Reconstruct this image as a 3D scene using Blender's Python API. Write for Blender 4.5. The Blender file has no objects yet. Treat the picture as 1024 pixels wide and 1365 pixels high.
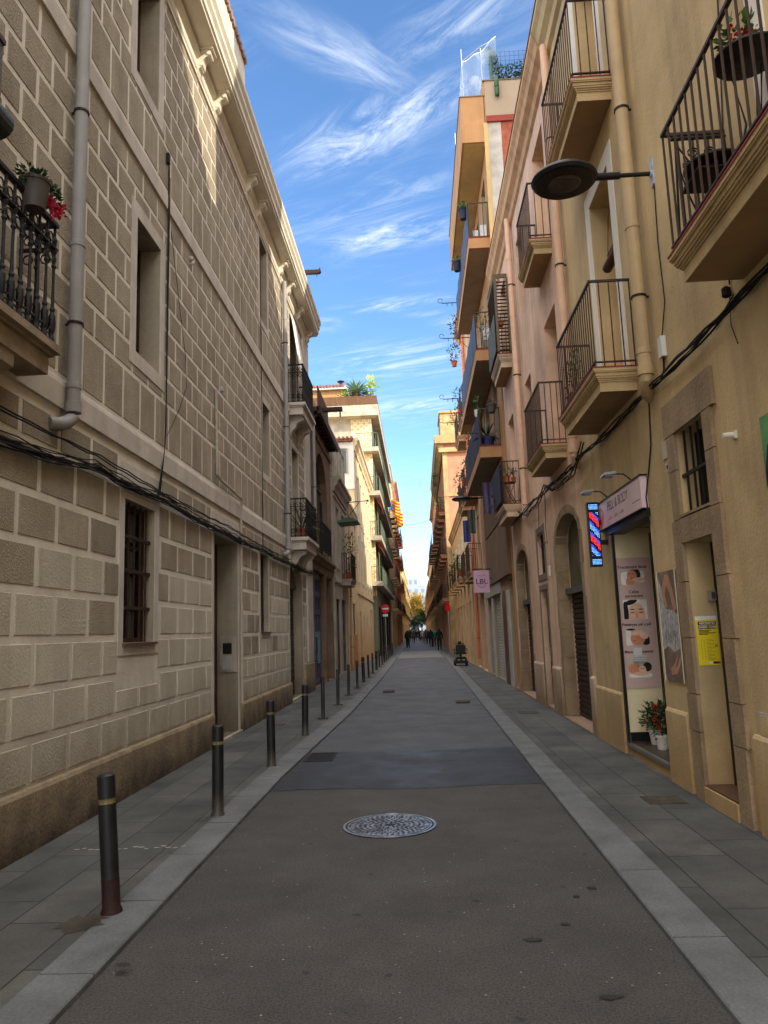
import bpy, bmesh, math, random
from mathutils import Vector, Matrix
random.seed(11)
R = math.radians
scn = bpy.context.scene
COL = scn.collection
ROOT = {}

def lin(r, g, b):
    f = lambda v: (v/255/12.92) if v/255 <= .04045 else ((v/255+.055)/1.055)**2.4
    return (f(r), f(g), f(b), 1)

# ------------------------------------------------------------------ materials
MATS = {}
def mat(name, rgb, rough=.85, var=.12, scale=3.0, bump=.15, bscale=60, metal=0, rgb2=None, streak=0, emit=None, spec=.3, grain=0, stain=None, crack=0, island=0):
    if name in MATS: return MATS[name]
    m = bpy.data.materials.new(name); m.use_nodes = True; MATS[name] = m
    nt = m.node_tree; N = nt.nodes; L = nt.links
    p = N['Principled BSDF']
    p.inputs['Roughness'].default_value = rough
    p.inputs['Metallic'].default_value = metal
    p.inputs['Specular IOR Level'].default_value = spec
    c = lin(*rgb)
    geo = N.new('ShaderNodeNewGeometry')
    pos = geo.outputs['Position']
    n1 = N.new('ShaderNodeTexNoise'); n1.inputs['Scale'].default_value = scale; n1.inputs['Detail'].default_value = 6; n1.inputs['Roughness'].default_value = .62
    L.new(pos, n1.inputs['Vector'])
    mx = N.new('ShaderNodeMix'); mx.data_type = 'RGBA'
    if rgb2: c2 = lin(*rgb2); c1 = c
    else:
        c1 = tuple(max(0, v*(1-var*1.6)) for v in c[:3])+(1,); c2 = tuple(min(1, v*(1+var*1.3)) for v in c[:3])+(1,)
    mr = N.new('ShaderNodeMapRange'); mr.inputs[1].default_value = .3; mr.inputs[2].default_value = .7
    L.new(n1.outputs['Fac'], mr.inputs[0]); L.new(mr.outputs[0], mx.inputs['Factor'])
    mx.inputs['A'].default_value = c1; mx.inputs['B'].default_value = c2
    out = mx.outputs['Result']
    if streak:   # long vertical run-off stains
        mp = N.new('ShaderNodeMapping'); mp.inputs['Scale'].default_value = (5, 5, .35); L.new(pos, mp.inputs['Vector'])
        n2 = N.new('ShaderNodeTexNoise'); n2.inputs['Scale'].default_value = 1; n2.inputs['Detail'].default_value = 5; L.new(mp.outputs[0], n2.inputs['Vector'])
        r2 = N.new('ShaderNodeMapRange'); r2.inputs[1].default_value = .45; r2.inputs[2].default_value = .72; r2.inputs[3].default_value = 0; r2.inputs[4].default_value = streak
        L.new(n2.outputs['Fac'], r2.inputs[0])
        m2 = N.new('ShaderNodeMix'); m2.data_type = 'RGBA'; L.new(r2.outputs[0], m2.inputs['Factor']); L.new(out, m2.inputs['A'])
        m2.inputs['B'].default_value = tuple(v*.45 for v in c[:3])+(1,)
        out = m2.outputs['Result']
    if stain:    # (z_low, z_high, colour, amount): damp dirt at the foot of a wall
        sx = N.new('ShaderNodeSeparateXYZ'); L.new(pos, sx.inputs[0])
        n3 = N.new('ShaderNodeTexNoise'); n3.inputs['Scale'].default_value = 2.6; n3.inputs['Detail'].default_value = 7; n3.inputs['Roughness'].default_value = .7; L.new(pos, n3.inputs['Vector'])
        ad = N.new('ShaderNodeMath'); ad.operation = 'MULTIPLY_ADD'; ad.inputs[1].default_value = -1.1*(stain[1]-stain[0]); L.new(n3.outputs['Fac'], ad.inputs[0]); L.new(sx.outputs[2], ad.inputs[2])
        r3 = N.new('ShaderNodeMapRange'); r3.inputs[1].default_value = stain[0]-.5*(stain[1]-stain[0]); r3.inputs[2].default_value = stain[0]+.35*(stain[1]-stain[0]); r3.inputs[3].default_value = stain[3]; r3.inputs[4].default_value = 0
        L.new(ad.outputs[0], r3.inputs[0])
        m3 = N.new('ShaderNodeMix'); m3.data_type = 'RGBA'; L.new(r3.outputs[0], m3.inputs['Factor']); L.new(out, m3.inputs['A']); m3.inputs['B'].default_value = lin(*stain[2])
        out = m3.outputs['Result']
    if crack:
        vc = N.new('ShaderNodeTexVoronoi'); vc.feature = 'DISTANCE_TO_EDGE'; vc.inputs['Scale'].default_value = .8
        nz = N.new('ShaderNodeTexNoise'); nz.inputs['Scale'].default_value = 2.5; nz.inputs['Detail'].default_value = 6; nz.inputs['Roughness'].default_value = .7; L.new(pos, nz.inputs['Vector'])
        wv = N.new('ShaderNodeVectorMath'); wv.operation = 'MULTIPLY_ADD'; L.new(nz.outputs['Color'], wv.inputs[0]); wv.inputs[1].default_value = (.8, .8, .8); L.new(pos, wv.inputs[2]); L.new(wv.outputs[0], vc.inputs['Vector'])
        r5 = N.new('ShaderNodeMapRange'); r5.inputs[1].default_value = 0; r5.inputs[2].default_value = .006; r5.inputs[3].default_value = crack; r5.inputs[4].default_value = 0; L.new(vc.outputs['Distance'], r5.inputs[0])
        n6 = N.new('ShaderNodeTexNoise'); n6.inputs['Scale'].default_value = .7; L.new(pos, n6.inputs['Vector']); r6 = N.new('ShaderNodeMapRange'); r6.inputs[1].default_value = .52; r6.inputs[2].default_value = .6; L.new(n6.outputs['Fac'], r6.inputs[0])
        mu = N.new('ShaderNodeMath'); mu.operation = 'MULTIPLY'; L.new(r5.outputs[0], mu.inputs[0]); L.new(r6.outputs[0], mu.inputs[1])
        m6 = N.new('ShaderNodeMix'); m6.data_type = 'RGBA'; L.new(mu.outputs[0], m6.inputs['Factor']); L.new(out, m6.inputs['A']); m6.inputs['B'].default_value = tuple(v*.4 for v in c[:3])+(1,)
        out = m6.outputs['Result']
    if island:   # every separate block gets its own slight tone
        ra = N.new('ShaderNodeMapRange'); ra.inputs[3].default_value = 1-island; ra.inputs[4].default_value = 1+island; L.new(geo.outputs['Random Per Island'], ra.inputs[0])
        vi = N.new('ShaderNodeVectorMath'); vi.operation = 'SCALE'; L.new(out, vi.inputs[0]); L.new(ra.outputs[0], vi.inputs['Scale']); out = vi.outputs[0]
    if grain:
        n4 = N.new('ShaderNodeTexNoise'); n4.inputs['Scale'].default_value = 62; n4.inputs['Detail'].default_value = 2; L.new(pos, n4.inputs['Vector'])
        r4 = N.new('ShaderNodeMapRange'); r4.inputs[1].default_value = .3; r4.inputs[2].default_value = .7; r4.inputs[3].default_value = 1-grain; r4.inputs[4].default_value = 1+grain; L.new(n4.outputs['Fac'], r4.inputs[0])
        v = N.new('ShaderNodeVectorMath'); v.operation = 'SCALE'; L.new(out, v.inputs[0]); L.new(r4.outputs[0], v.inputs['Scale']); out = v.outputs[0]
    L.new(out, p.inputs['Base Color'])
    if bump:
        nb = N.new('ShaderNodeTexNoise'); nb.inputs['Scale'].default_value = bscale; nb.inputs['Detail'].default_value = 4; L.new(pos, nb.inputs['Vector'])
        b = N.new('ShaderNodeBump'); b.inputs['Strength'].default_value = bump; b.inputs['Distance'].default_value = .02
        L.new(nb.outputs['Fac'], b.inputs['Height']); L.new(b.outputs[0], p.inputs['Normal'])
    if emit:
        p.inputs['Emission Color'].default_value = lin(*emit[:3]); p.inputs['Emission Strength'].default_value = emit[3]
    return m

M_joint = mat('pale_lime_joint', (212, 203, 186), .9, .10, 2.0, .25, 45, streak=.16, stain=(.25, 1.3, (112, 94, 68), .6), grain=.06)
M_block = mat('brown_stucco_block', (138, 126, 106), .95, .2, 1.6, .7, 55, rgb2=(166, 153, 132), streak=.22, grain=.14, island=.12)
M_blocklow = mat('worn_stucco_block', (198, 189, 170), .95, .16, .9, .4, 40, island=.06, rgb2=(176, 165, 143), streak=.25, stain=(.1, 1.1, (90, 74, 52), .55), grain=.08)
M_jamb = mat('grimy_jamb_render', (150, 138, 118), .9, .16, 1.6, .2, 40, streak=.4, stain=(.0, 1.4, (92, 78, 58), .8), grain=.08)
M_plinth = mat('stained_plinth_render', (158, 140, 110), .9, .25, 2.6, .5, 30, rgb2=(138, 122, 98), streak=.5, stain=(-.05, .60, (56, 44, 32), .95), grain=.12)
M_trim = mat('pale_stone_trim', (190, 180, 166), .85, .12, 2.5, .12, 40, streak=.3)
M_cream = mat('cream_cornice_paint', (214, 206, 188), .8, .08, 2.5, .08, 40, streak=.18)
M_ochre = mat('ochre_plaster', (194, 168, 124), .88, .16, .8, .25, 40, crack=.5, streak=.34, stain=(.1, .9, (150, 112, 66), .5), grain=.04)
M_salmon = mat('salmon_plaster', (212, 176, 148), .88, .18, .9, .25, 40, crack=.5, streak=.42, stain=(.1, 1.0, (120, 96, 74), .7), grain=.05)
M_taupe = mat('taupe_plaster', (196, 172, 144), .88, .16, 1.2, .2, 55, streak=.2, stain=(.0, 1.2, (116, 92, 66), .8), grain=.05)
M_orange = mat('orange_plaster', (164, 122, 82), .88, .14, 1.0, .15, 50, streak=.22)
M_yellow = mat('yellow_ochre_plaster', (184, 156, 106), .88, .12, 1.0, .15, 50, streak=.18)
M_beigeside = mat('beige_render', (150, 132, 112), .9, .08, 1.0, .1, 50)
M_redband = mat('red_oxide_band', (134, 56, 46), .8, .1, 3)
M_brick = mat('rough_brick', (150, 82, 62), .9, .25, 6, .4, 30)
M_whitewash = mat('worn_whitewash', (170, 164, 154), .9, .18, 2.2, .2, 30)
M_brown = mat('brown_render', (112, 88, 64), .85, .14, 1.4, .12, 40, streak=.25)
M_dkplaster = mat('smoky_brown_plaster', (118, 96, 74), .9, .2, 1.3, .2, 45, streak=.4)
M_grey = mat('grey_render', (158, 146, 130), .9, .15, 1.3, .2, 45, streak=.3)
M_palecream = mat('pale_cream_plaster', (206, 184, 144), .9, .1, .9, .12, 45, streak=.2, stain=(.1, 3.6, (176, 136, 92), .85))
M_whiteplast = mat('white_plaster', (220, 212, 198), .9, .08, .9, .1, 45, streak=.15)
M_concrete = mat('weathered_concrete', (168, 158, 140), .9, .22, 2.0, .3, 35, streak=.4)
M_soffit = mat('brown_soffit_paint', (158, 128, 90), .9, .12, 2.0, .1, 40)  # brown colour of the balcony undersides
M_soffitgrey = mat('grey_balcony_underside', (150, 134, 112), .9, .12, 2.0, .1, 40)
M_stone = mat('brown_sandstone', (132, 110, 84), .85, .22, 3.2, .4, 30, rgb2=(164, 140, 110), streak=.25, grain=.08)
M_marble = mat('dark_red_marble', (84, 50, 42), .35, .3, 7, .02, 20)
M_iron = mat('black_iron', (30, 28, 27), .55, .15, 8, .05, 60, metal=.2)
M_ironbr = mat('brown_painted_iron', (66, 50, 42), .55, .15, 8, .05, 60, metal=.1)
M_bollard = mat('black_bollard_paint', (26, 26, 26), .5, .35, 7, .08, 80, spec=.4, streak=.3, stain=(.02, .30, (92, 82, 70), .55))
M_rust = mat('rusty_red_foot', (48, 20, 17), .7, .35, 12, .3, 60, rgb2=(30, 24, 22))
M_band = mat('worn_reflective_band', (120, 104, 72), .45, .3, 30, .05, 60)
M_pipegrey = mat('grey_drainpipe', (142, 138, 134), .5, .08, 3, .03, 40, streak=.2)
M_pipeochre = mat('ochre_drainpipe', (180, 154, 114), .55, .08, 3, .03, 40, streak=.15)
M_pipesalmon = mat('salmon_drainpipe', (214, 174, 144), .55, .08, 3, .03, 40, streak=.15)
M_pipered = mat('terracotta_pipe', (196, 112, 80), .55, .08, 3, .03, 40)
M_cable = mat('black_cable', (26, 23, 21), .75, .2, 9, 0)
M_glass = mat('dark_window_glass', (20, 24, 28), .08, .3, 1.2, 0, spec=.6)
M_dark = mat('dark_interior', (22, 17, 14), .8, .3, 2, 0)
M_woodbr = mat('dark_brown_wood', (62, 40, 28), .6, .25, 9, .2, 60, streak=.3)
M_woodgn = mat('faded_green_wood', (74, 84, 66), .65, .2, 7, .15, 50)
M_shut = mat('steel_roller_shutter', (60, 56, 52), .5, .2, 4, .1, 40, metal=.3)
M_shutpale = mat('pale_grey_shutter', (170, 166, 156), .5, .1, 3, .05, 40, streak=.25)
M_blue = mat('blue_canvas', (62, 76, 96), .8, .14, 2.0, .15, 90, streak=.2)
M_navy = mat('navy_mesh_cloth', (36, 40, 58), .85, .2, 3, .2, 90)
M_greycloth = mat('grey_green_cloth', (84, 88, 82), .85, .2, 3, .2, 90)
M_reed = mat('brown_reed_screen', (98, 70, 50), .9, .3, 22, .5, 80, streak=.3)
M_reedlt = mat('tan_reed_wall', (170, 130, 84), .9, .25, 18, .4, 80, streak=.3)
M_tile = mat('red_roof_tile', (134, 84, 66), .8, .3, 6, .2, 30)
M_timber = mat('dark_timber', (58, 38, 26), .7, .25, 12, .2, 60)
M_white = mat('white_pvc', (212, 210, 206), .45, .05, 3, 0)
M_greyplastic = mat('grey_plastic', (150, 148, 142), .5, .05, 3, 0)
M_terra = mat('terracotta_pot', (172, 86, 52), .8, .15, 6, .1, 40)
M_potgrey = mat('grey_plant_tub', (72, 66, 60), .6, .1, 4, .05, 40)
M_potwhite = mat('white_flower_pot', (212, 206, 194), .5, .08, 4, .03, 40)
M_leaf = mat('mid_green_leaf', (58, 92, 40), .5, .35, 9, .1, 40, rgb2=(88, 124, 56))
M_leafdk = mat('dark_green_leaf', (30, 58, 32), .45, .35, 9, .1, 40, rgb2=(52, 86, 46))
M_leaflt = mat('yellow_green_leaf', (134, 160, 54), .5, .3, 9, .1, 40, rgb2=(170, 190, 80))
M_leafyl = mat('autumn_yellow_leaf', (128, 104, 38), .6, .3, 1.0, .1, 40, rgb2=(176, 148, 60))
M_leafagave = mat('blue_green_blade', (96, 124, 104), .5, .25, 6, .05, 40, rgb2=(134, 160, 132))
M_stem = mat('woody_stem', (82, 62, 42), .8, .2, 9, .1, 40)
M_flred = mat('red_petal', (196, 22, 28), .5, .25, 12, 0)
M_flpink = mat('pink_petal', (220, 54, 96), .5, .25, 12, 0)
M_kerb = mat('grey_granite_kerb', (102, 103, 103), .8, .18, 2.2, .2, 90, grain=.16)
M_steel = mat('brushed_steel', (170, 168, 162), .3, .05, 3, 0, metal=.9)
M_black = mat('black_plastic', (16, 16, 18), .4, .1, 4, 0)
M_rubber = mat('tyre_rubber', (20, 20, 20), .8, .1, 9, .1)

def brick_mat(name, cA, cB, mortar, w, h, ms, rough=.8, bump=.4, rot=None, axis='yz', off=.5, noise=3, mixn=.5, grain=.2, patch=None):
    m = bpy.data.materials.new(name); m.use_nodes = True; nt = m.node_tree; N = nt.nodes; L = nt.links; p = N['Principled BSDF']
    p.inputs['Roughness'].default_value = rough
    g = N.new('ShaderNodeNewGeometry'); s = N.new('ShaderNodeSeparateXYZ'); L.new(g.outputs['Position'], s.inputs[0])
    c = N.new('ShaderNodeCombineXYZ')
    ia, ib = {'yz': (1, 2), 'yx': (1, 0), 'xy': (0, 1), 'xz': (0, 2)}[axis]
    L.new(s.outputs[ia], c.inputs[0]); L.new(s.outputs[ib], c.inputs[1])
    b = N.new('ShaderNodeTexBrick'); L.new(c.outputs[0], b.inputs['Vector']); b.offset = off
    b.inputs['Scale'].default_value = 1; b.inputs['Brick Width'].default_value = w; b.inputs['Row Height'].default_value = h; b.inputs['Mortar Size'].default_value = ms; b.inputs['Mortar Smooth'].default_value = .2
    b.inputs['Color1'].default_value = lin(*cA); b.inputs['Color2'].default_value = lin(*cB); b.inputs['Mortar'].default_value = lin(*mortar)
    n = N.new('ShaderNodeTexNoise'); n.inputs['Scale'].default_value = noise; n.inputs['Detail'].default_value = 7; n.inputs['Roughness'].default_value = .65; L.new(g.outputs['Position'], n.inputs['Vector'])
    r = N.new('ShaderNodeMapRange'); r.inputs[1].default_value = .3; r.inputs[2].default_value = .7; r.inputs[3].default_value = 1-mixn; r.inputs[4].default_value = 1+mixn*.6; L.new(n.outputs['Fac'], r.inputs[0])
    n2 = N.new('ShaderNodeTexNoise'); n2.inputs['Detail'].default_value = 4; n2.inputs['Roughness'].default_value = .7; n2.inputs['Scale'].default_value = 55; L.new(g.outputs['Position'], n2.inputs['Vector'])
    r2 = N.new('ShaderNodeMapRange'); r2.inputs[1].default_value = .3; r2.inputs[2].default_value = .7; r2.inputs[3].default_value = 1-grain; r2.inputs[4].default_value = 1+grain; L.new(n2.outputs['Fac'], r2.inputs[0])
    mu = N.new('ShaderNodeMath'); mu.operation = 'MULTIPLY'; L.new(r.outputs[0], mu.inputs[0]); L.new(r2.outputs[0], mu.inputs[1])
    v = N.new('ShaderNodeVectorMath'); v.operation = 'SCALE'; L.new(b.outputs['Color'], v.inputs[0]); L.new(mu.outputs[0], v.inputs['Scale'])
    L.new(v.outputs[0], p.inputs['Base Color'])
    bp = N.new('ShaderNodeBump'); bp.inputs['Strength'].default_value = bump; bp.inputs['Distance'].default_value = .01; bp.invert = True
    L.new(b.outputs['Fac'], bp.inputs['Height'])
    b2 = N.new('ShaderNodeBump'); b2.inputs['Strength'].default_value = .15; b2.inputs['Distance'].default_value = .01; L.new(n2.outputs['Fac'], b2.inputs['Height']); L.new(bp.outputs[0], b2.inputs['Normal'])
    L.new(b2.outputs[0], p.inputs['Normal'])
    return m
M_pave = brick_mat('grey_pavement_slabs', (68, 68, 65), (86, 84, 79), (34, 32, 30), .98, .40, .006, .75, .35, axis='yx', noise=1.1, mixn=.6, off=.37)
M_thinbrick = brick_mat('orange_brickwork', (172, 82, 50), (196, 104, 66), (150, 120, 100), .28, .09, .008, axis='yz')

def asphalt(name, base, dark, speck=.5, rough=.82, wet=0, sc=1.0):
    m = bpy.data.materials.new(name); m.use_nodes = True; nt = m.node_tree; N = nt.nodes; L = nt.links; p = N['Principled BSDF']
    g = N.new('ShaderNodeNewGeometry'); pos = g.outputs['Position']
    def noise(scale, det=5, ro=.6):
        n = N.new('ShaderNodeTexNoise'); n.inputs['Scale'].default_value = scale; n.inputs['Detail'].default_value = det; n.inputs['Roughness'].default_value = ro; L.new(pos, n.inputs['Vector']); return n.outputs['Fac']
    def rng(i, a, b, c, d):
        r = N.new('ShaderNodeMapRange'); r.inputs[1].default_value = a; r.inputs[2].default_value = b; r.inputs[3].default_value = c; r.inputs[4].default_value = d; L.new(i, r.inputs[0]); return r.outputs[0]
    mx = N.new('ShaderNodeMix'); mx.data_type = 'RGBA'; mx.inputs['A'].default_value = lin(*dark); mx.inputs['B'].default_value = lin(*base)
    L.new(rng(noise(.9*sc, 8, .7), .32, .66, 0, 1), mx.inputs['Factor'])
    fine = rng(noise(80, 4, .8), .38, .62, .4, 1.65)
    v = N.new('ShaderNodeVectorMath'); v.operation = 'SCALE'; L.new(mx.outputs['Result'], v.inputs[0]); L.new(fine, v.inputs['Scale'])
    # scattered pale stone chips
    vo = N.new('ShaderNodeTexVoronoi'); vo.inputs['Scale'].default_value = 27; L.new(pos, vo.inputs['Vector'])
    sx = N.new('ShaderNodeSeparateColor'); L.new(vo.outputs['Color'], sx.inputs[0])
    sz = N.new('ShaderNodeMath'); sz.operation = 'MULTIPLY_ADD'; sz.inputs[1].default_value = -.22; L.new(sx.outputs[1], sz.inputs[0]); 
    wob = N.new('ShaderNodeMath'); wob.operation = 'MULTIPLY_ADD'; wob.inputs[1].default_value = .22; L.new(noise(60, 2), wob.inputs[0]); L.new(vo.outputs['Distance'], wob.inputs[2]); L.new(wob.outputs[0], sz.inputs[2])
    chip = rng(sz.outputs[0], .02, .07, .9, 0)
    pick = N.new('ShaderNodeMath'); pick.operation = 'GREATER_THAN'; pick.inputs[1].default_value = 1-.30*speck; L.new(sx.outputs[0], pick.inputs[0])
    mm = N.new('ShaderNodeMath'); mm.operation = 'MULTIPLY'; L.new(chip, mm.inputs[0]); L.new(pick.outputs[0], mm.inputs[1])
    m2 = N.new('ShaderNodeMix'); m2.data_type = 'RGBA'; L.new(mm.outputs[0], m2.inputs['Factor']); L.new(v.outputs[0], m2.inputs['A']); m2.inputs['B'].default_value = lin(164, 158, 146)
    # small dark oil spots
    vo2 = N.new('ShaderNodeTexVoronoi'); vo2.inputs['Scale'].default_value = 3.2; L.new(pos, vo2.inputs['Vector'])
    dist = N.new('ShaderNodeMath'); dist.operation = 'MULTIPLY_ADD'; dist.inputs[1].default_value = .22; L.new(noise(16, 4), dist.inputs[0]); L.new(vo2.outputs['Distance'], dist.inputs[2])
    spot = rng(dist.outputs[0], .165, .19, .7, 0)
    m3 = N.new('ShaderNodeMix'); m3.data_type = 'RGBA'; L.new(spot, m3.inputs['Factor']); L.new(m2.outputs['Result'], m3.inputs['A']); m3.inputs['B'].default_value = lin(30, 28, 27)
    vc = N.new('ShaderNodeTexVoronoi'); vc.feature = 'DISTANCE_TO_EDGE'; vc.inputs['Scale'].default_value = .45
    wv = N.new('ShaderNodeVectorMath'); wv.operation = 'MULTIPLY_ADD'; nz = N.new('ShaderNodeTexNoise'); nz.inputs['Scale'].default_value = 2.2; nz.inputs['Detail'].default_value = 6; nz.inputs['Roughness'].default_value = .7; L.new(pos, nz.inputs['Vector'])
    L.new(nz.outputs['Color'], wv.inputs[0]); wv.inputs[1].default_value = (.9, .9, 0); L.new(pos, wv.inputs[2]); L.new(wv.outputs[0], vc.inputs['Vector'])
    ck = N.new('ShaderNodeMath'); ck.operation = 'MULTIPLY'; L.new(rng(vc.outputs['Distance'], .0, .0045, .55, 0), ck.inputs[0]); L.new(rng(noise(.5, 3), .5, .6, 0, 1), ck.inputs[1])
    m4 = N.new('ShaderNodeMix'); m4.data_type = 'RGBA'; L.new(ck.outputs[0], m4.inputs['Factor']); L.new(m3.outputs['Result'], m4.inputs['A']); m4.inputs['B'].default_value = lin(24, 22, 21)
    m5 = N.new('ShaderNodeMix'); m5.data_type = 'RGBA'; L.new(rng(noise(3.4*sc, 7, .75), .56, .74, 0, .45), m5.inputs['Factor']); L.new(m4.outputs['Result'], m5.inputs['A']); m5.inputs['B'].default_value = tuple(v*.55 for v in lin(*dark)[:3])+(1,)
    L.new(m5.outputs['Result'], p.inputs['Base Color'])
    L.new(rng(noise(1.6, 6), .3, .7, rough-.12-wet, rough+.06), p.inputs['Roughness'])
    p.inputs['Specular IOR Level'].default_value = .45
    b = N.new('ShaderNodeBump'); b.inputs['Strength'].default_value = .55; b.inputs['Distance'].default_value = .008
    L.new(noise(120, 3), b.inputs['Height']); L.new(b.outputs[0], p.inputs['Normal'])
    return m
M_road1 = asphalt('brown_grey_asphalt', (72, 68, 63), (56, 53, 50), 1.0)
M_road2 = asphalt('blue_grey_asphalt', (80, 80, 79), (60, 60, 61), .8, .7, .06)
M_patch = asphalt('fresh_asphalt_patch', (47, 48, 50), (32, 33, 34), .2, .6, .14, 1.4)

# --------------------------------------------------------------- mesh builder
class Fc:
    """facade frame: o = metres out from the wall towards the street, y along the street, z up"""
    def __init__(s, side, XA): s.s = side; s.XA = XA
    def p(s, o, y, z): return (s.s*(s.XA-o), y, z)
class MB:
    def __init__(s, fc=None): s.V = []; s.F = []; s.M = []; s.p = fc.p if fc else (lambda x, y, z: (x, y, z))
    def face(s, pts, m=0, raw=False):
        i = len(s.V)
        for q in pts: s.V.append(tuple(q) if raw else s.p(*q))
        s.F.append(tuple(range(i, i+len(pts)))); s.M.append(m)
    def add(s, verts, faces, m=0, raw=False):
        i = len(s.V)
        for q in verts: s.V.append(tuple(q) if raw else s.p(*q))
        for f in faces: s.F.append(tuple(i+k for k in f)); s.M.append(m)
    def box(s, a0, a1, b0, b1, c0, c1, m=0):
        v = [(a, b, c) for a in (a0, a1) for b in (b0, b1) for c in (c0, c1)]
        s.add(v, [(0, 1, 3, 2), (4, 6, 7, 5), (0, 4, 5, 1), (2, 3, 7, 6), (0, 2, 6, 4), (1, 5, 7, 3)], m)
    def prof(s, pts, y0, y1, m=0):
        n = len(pts); v = [(a, y0, b) for a, b in pts]+[(a, y1, b) for a, b in pts]
        f = [(i, (i+1) % n, (i+1) % n+n, i+n) for i in range(n)]+[tuple(range(n)), tuple(range(2*n-1, n-1, -1))]
        s.add(v, f, m)
    def profy(s, pts, o0, o1, m=0):   # outline in (y,z) extruded over o
        n = len(pts); v = [(o0, a, b) for a, b in pts]+[(o1, a, b) for a, b in pts]
        f = [(i, (i+1) % n, (i+1) % n+n, i+n) for i in range(n)]+[tuple(range(n)), tuple(range(2*n-1, n-1, -1))]
        s.add(v, f, m)
    def tube(s, pts, r, n=8, m=0, r1=None):
        P = [Vector(s.p(*q)) for q in pts]; k = len(P); rings = []
        for i, q in enumerate(P):
            t = (P[min(i+1, k-1)]-P[max(i-1, 0)]).normalized()
            a = t.cross(Vector((0, 0, 1)));
            if a.length < .05: a = t.cross(Vector((0, 1, 0)))
            a.normalize(); b = t.cross(a)
            rr = r if r1 is None else r+(r1-r)*i/(k-1)
            rings.append([q+a*rr*math.cos(2*math.pi*j/n)+b*rr*math.sin(2*math.pi*j/n) for j in range(n)])
        v = [q for ring in rings for q in ring]; f = []
        for i in range(k-1):
            for j in range(n):
                f.append((i*n+j, i*n+(j+1) % n, (i+1)*n+(j+1) % n, (i+1)*n+j))
        f.append(tuple(range(n))); f.append(tuple(range((k-1)*n, k*n)))
        s.add(v, f, m, raw=True)
    def lathe(s, c, prof, n=16, m=0, axis='z'):
        C = Vector(s.p(*c)); v = []; f = []
        for r, h in prof:
            for j in range(n):
                a = 2*math.pi*j/n; ca, sa = r*math.cos(a), r*math.sin(a)
                v.append(C+Vector({'z': (ca, sa, h), 'x': (h, ca, sa), 'y': (ca, h, sa)}[axis]))
        k = len(prof)
        for i in range(k-1):
            for j in range(n): f.append((i*n+j, i*n+(j+1) % n, (i+1)*n+(j+1) % n, (i+1)*n+j))
        f.append(tuple(range(n))); f.append(tuple(range((k-1)*n, k*n)))
        s.add(v, f, m, raw=True)
    def ball(s, c, r, sc=(1, 1, 1), n=8, m=0):
        C = Vector(s.p(*c)); v = []; f = []; k = n//2+1
        for i in range(k):
            t = math.pi*i/(k-1); rr = max(.02, math.sin(t))*r
            for j in range(n):
                a = 2*math.pi*j/n; v.append(C+Vector((rr*math.cos(a)*sc[0], rr*math.sin(a)*sc[1], -math.cos(t)*r*sc[2])))
        for i in range(k-1):
            for j in range(n): f.append((i*n+j, i*n+(j+1) % n, (i+1)*n+(j+1) % n, (i+1)*n+j))
        s.add(v, f, m, raw=True)
    def leaf(s, c, L, W, d, up, m=0, bend=.25):
        c = Vector(c); d = Vector(d).normalized(); a = d.cross(Vector(up));
        if a.length < .01: a = d.cross(Vector((1, 0, 0)))
        a.normalize(); u = a.cross(d)
        s.add([c, c+d*L*.45+a*W*.5+u*L*bend*.3, c+d*L-u*L*bend*.2, c+d*L*.45-a*W*.5+u*L*bend*.3], [(0, 1, 2, 3)], m, raw=True)
    def build(s, name, mats, parent=None, smooth=False, loc=None):
        if not isinstance(mats, (list, tuple)): mats = [mats]
        if parent is not None: off = ROOT[parent]
        elif loc is not None: off = Vector(loc)
        else:
            xs = [v[0] for v in s.V]; ys = [v[1] for v in s.V]; zs = [v[2] for v in s.V]
            off = Vector(((min(xs)+max(xs))/2, (min(ys)+max(ys))/2, min(zs)))
        me = bpy.data.meshes.new(name)
        me.from_pydata([tuple(Vector(v)-off) for v in s.V], [], s.F)
        for m in mats: me.materials.append(m)
        me.polygons.foreach_set('material_index', s.M)
        if smooth: me.polygons.foreach_set('use_smooth', [True]*len(s.F))
        bm = bmesh.new(); bm.from_mesh(me); bmesh.ops.recalc_face_normals(bm, faces=bm.faces); bm.to_mesh(me); bm.free()
        me.update()
        if smooth:
            try: me.set_sharp_from_angle(angle=R(40))
            except Exception: pass
        o = bpy.data.objects.new(name, me); COL.objects.link(o)
        if parent is not None: o.parent = parent
        else: o.location = off
        ROOT[o] = off
        return o

def tag(o, label, cat, group=None, kind=None):
    if label: o['label'] = label
    if cat: o['category'] = cat
    if group: o['group'] = group
    if kind: o['kind'] = kind
    return o
def thing(name, label, cat, loc, group=None):
    o = bpy.data.objects.new(name, None); COL.objects.link(o); o.location = loc; o.empty_display_size = .2
    ROOT[o] = Vector(loc); return tag(o, label, cat, group)
def struct(mb, name, mats, **k):
    o = mb.build(name, mats, loc=(0, 0, 0), **k); o['kind'] = 'structure'; return o

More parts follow.
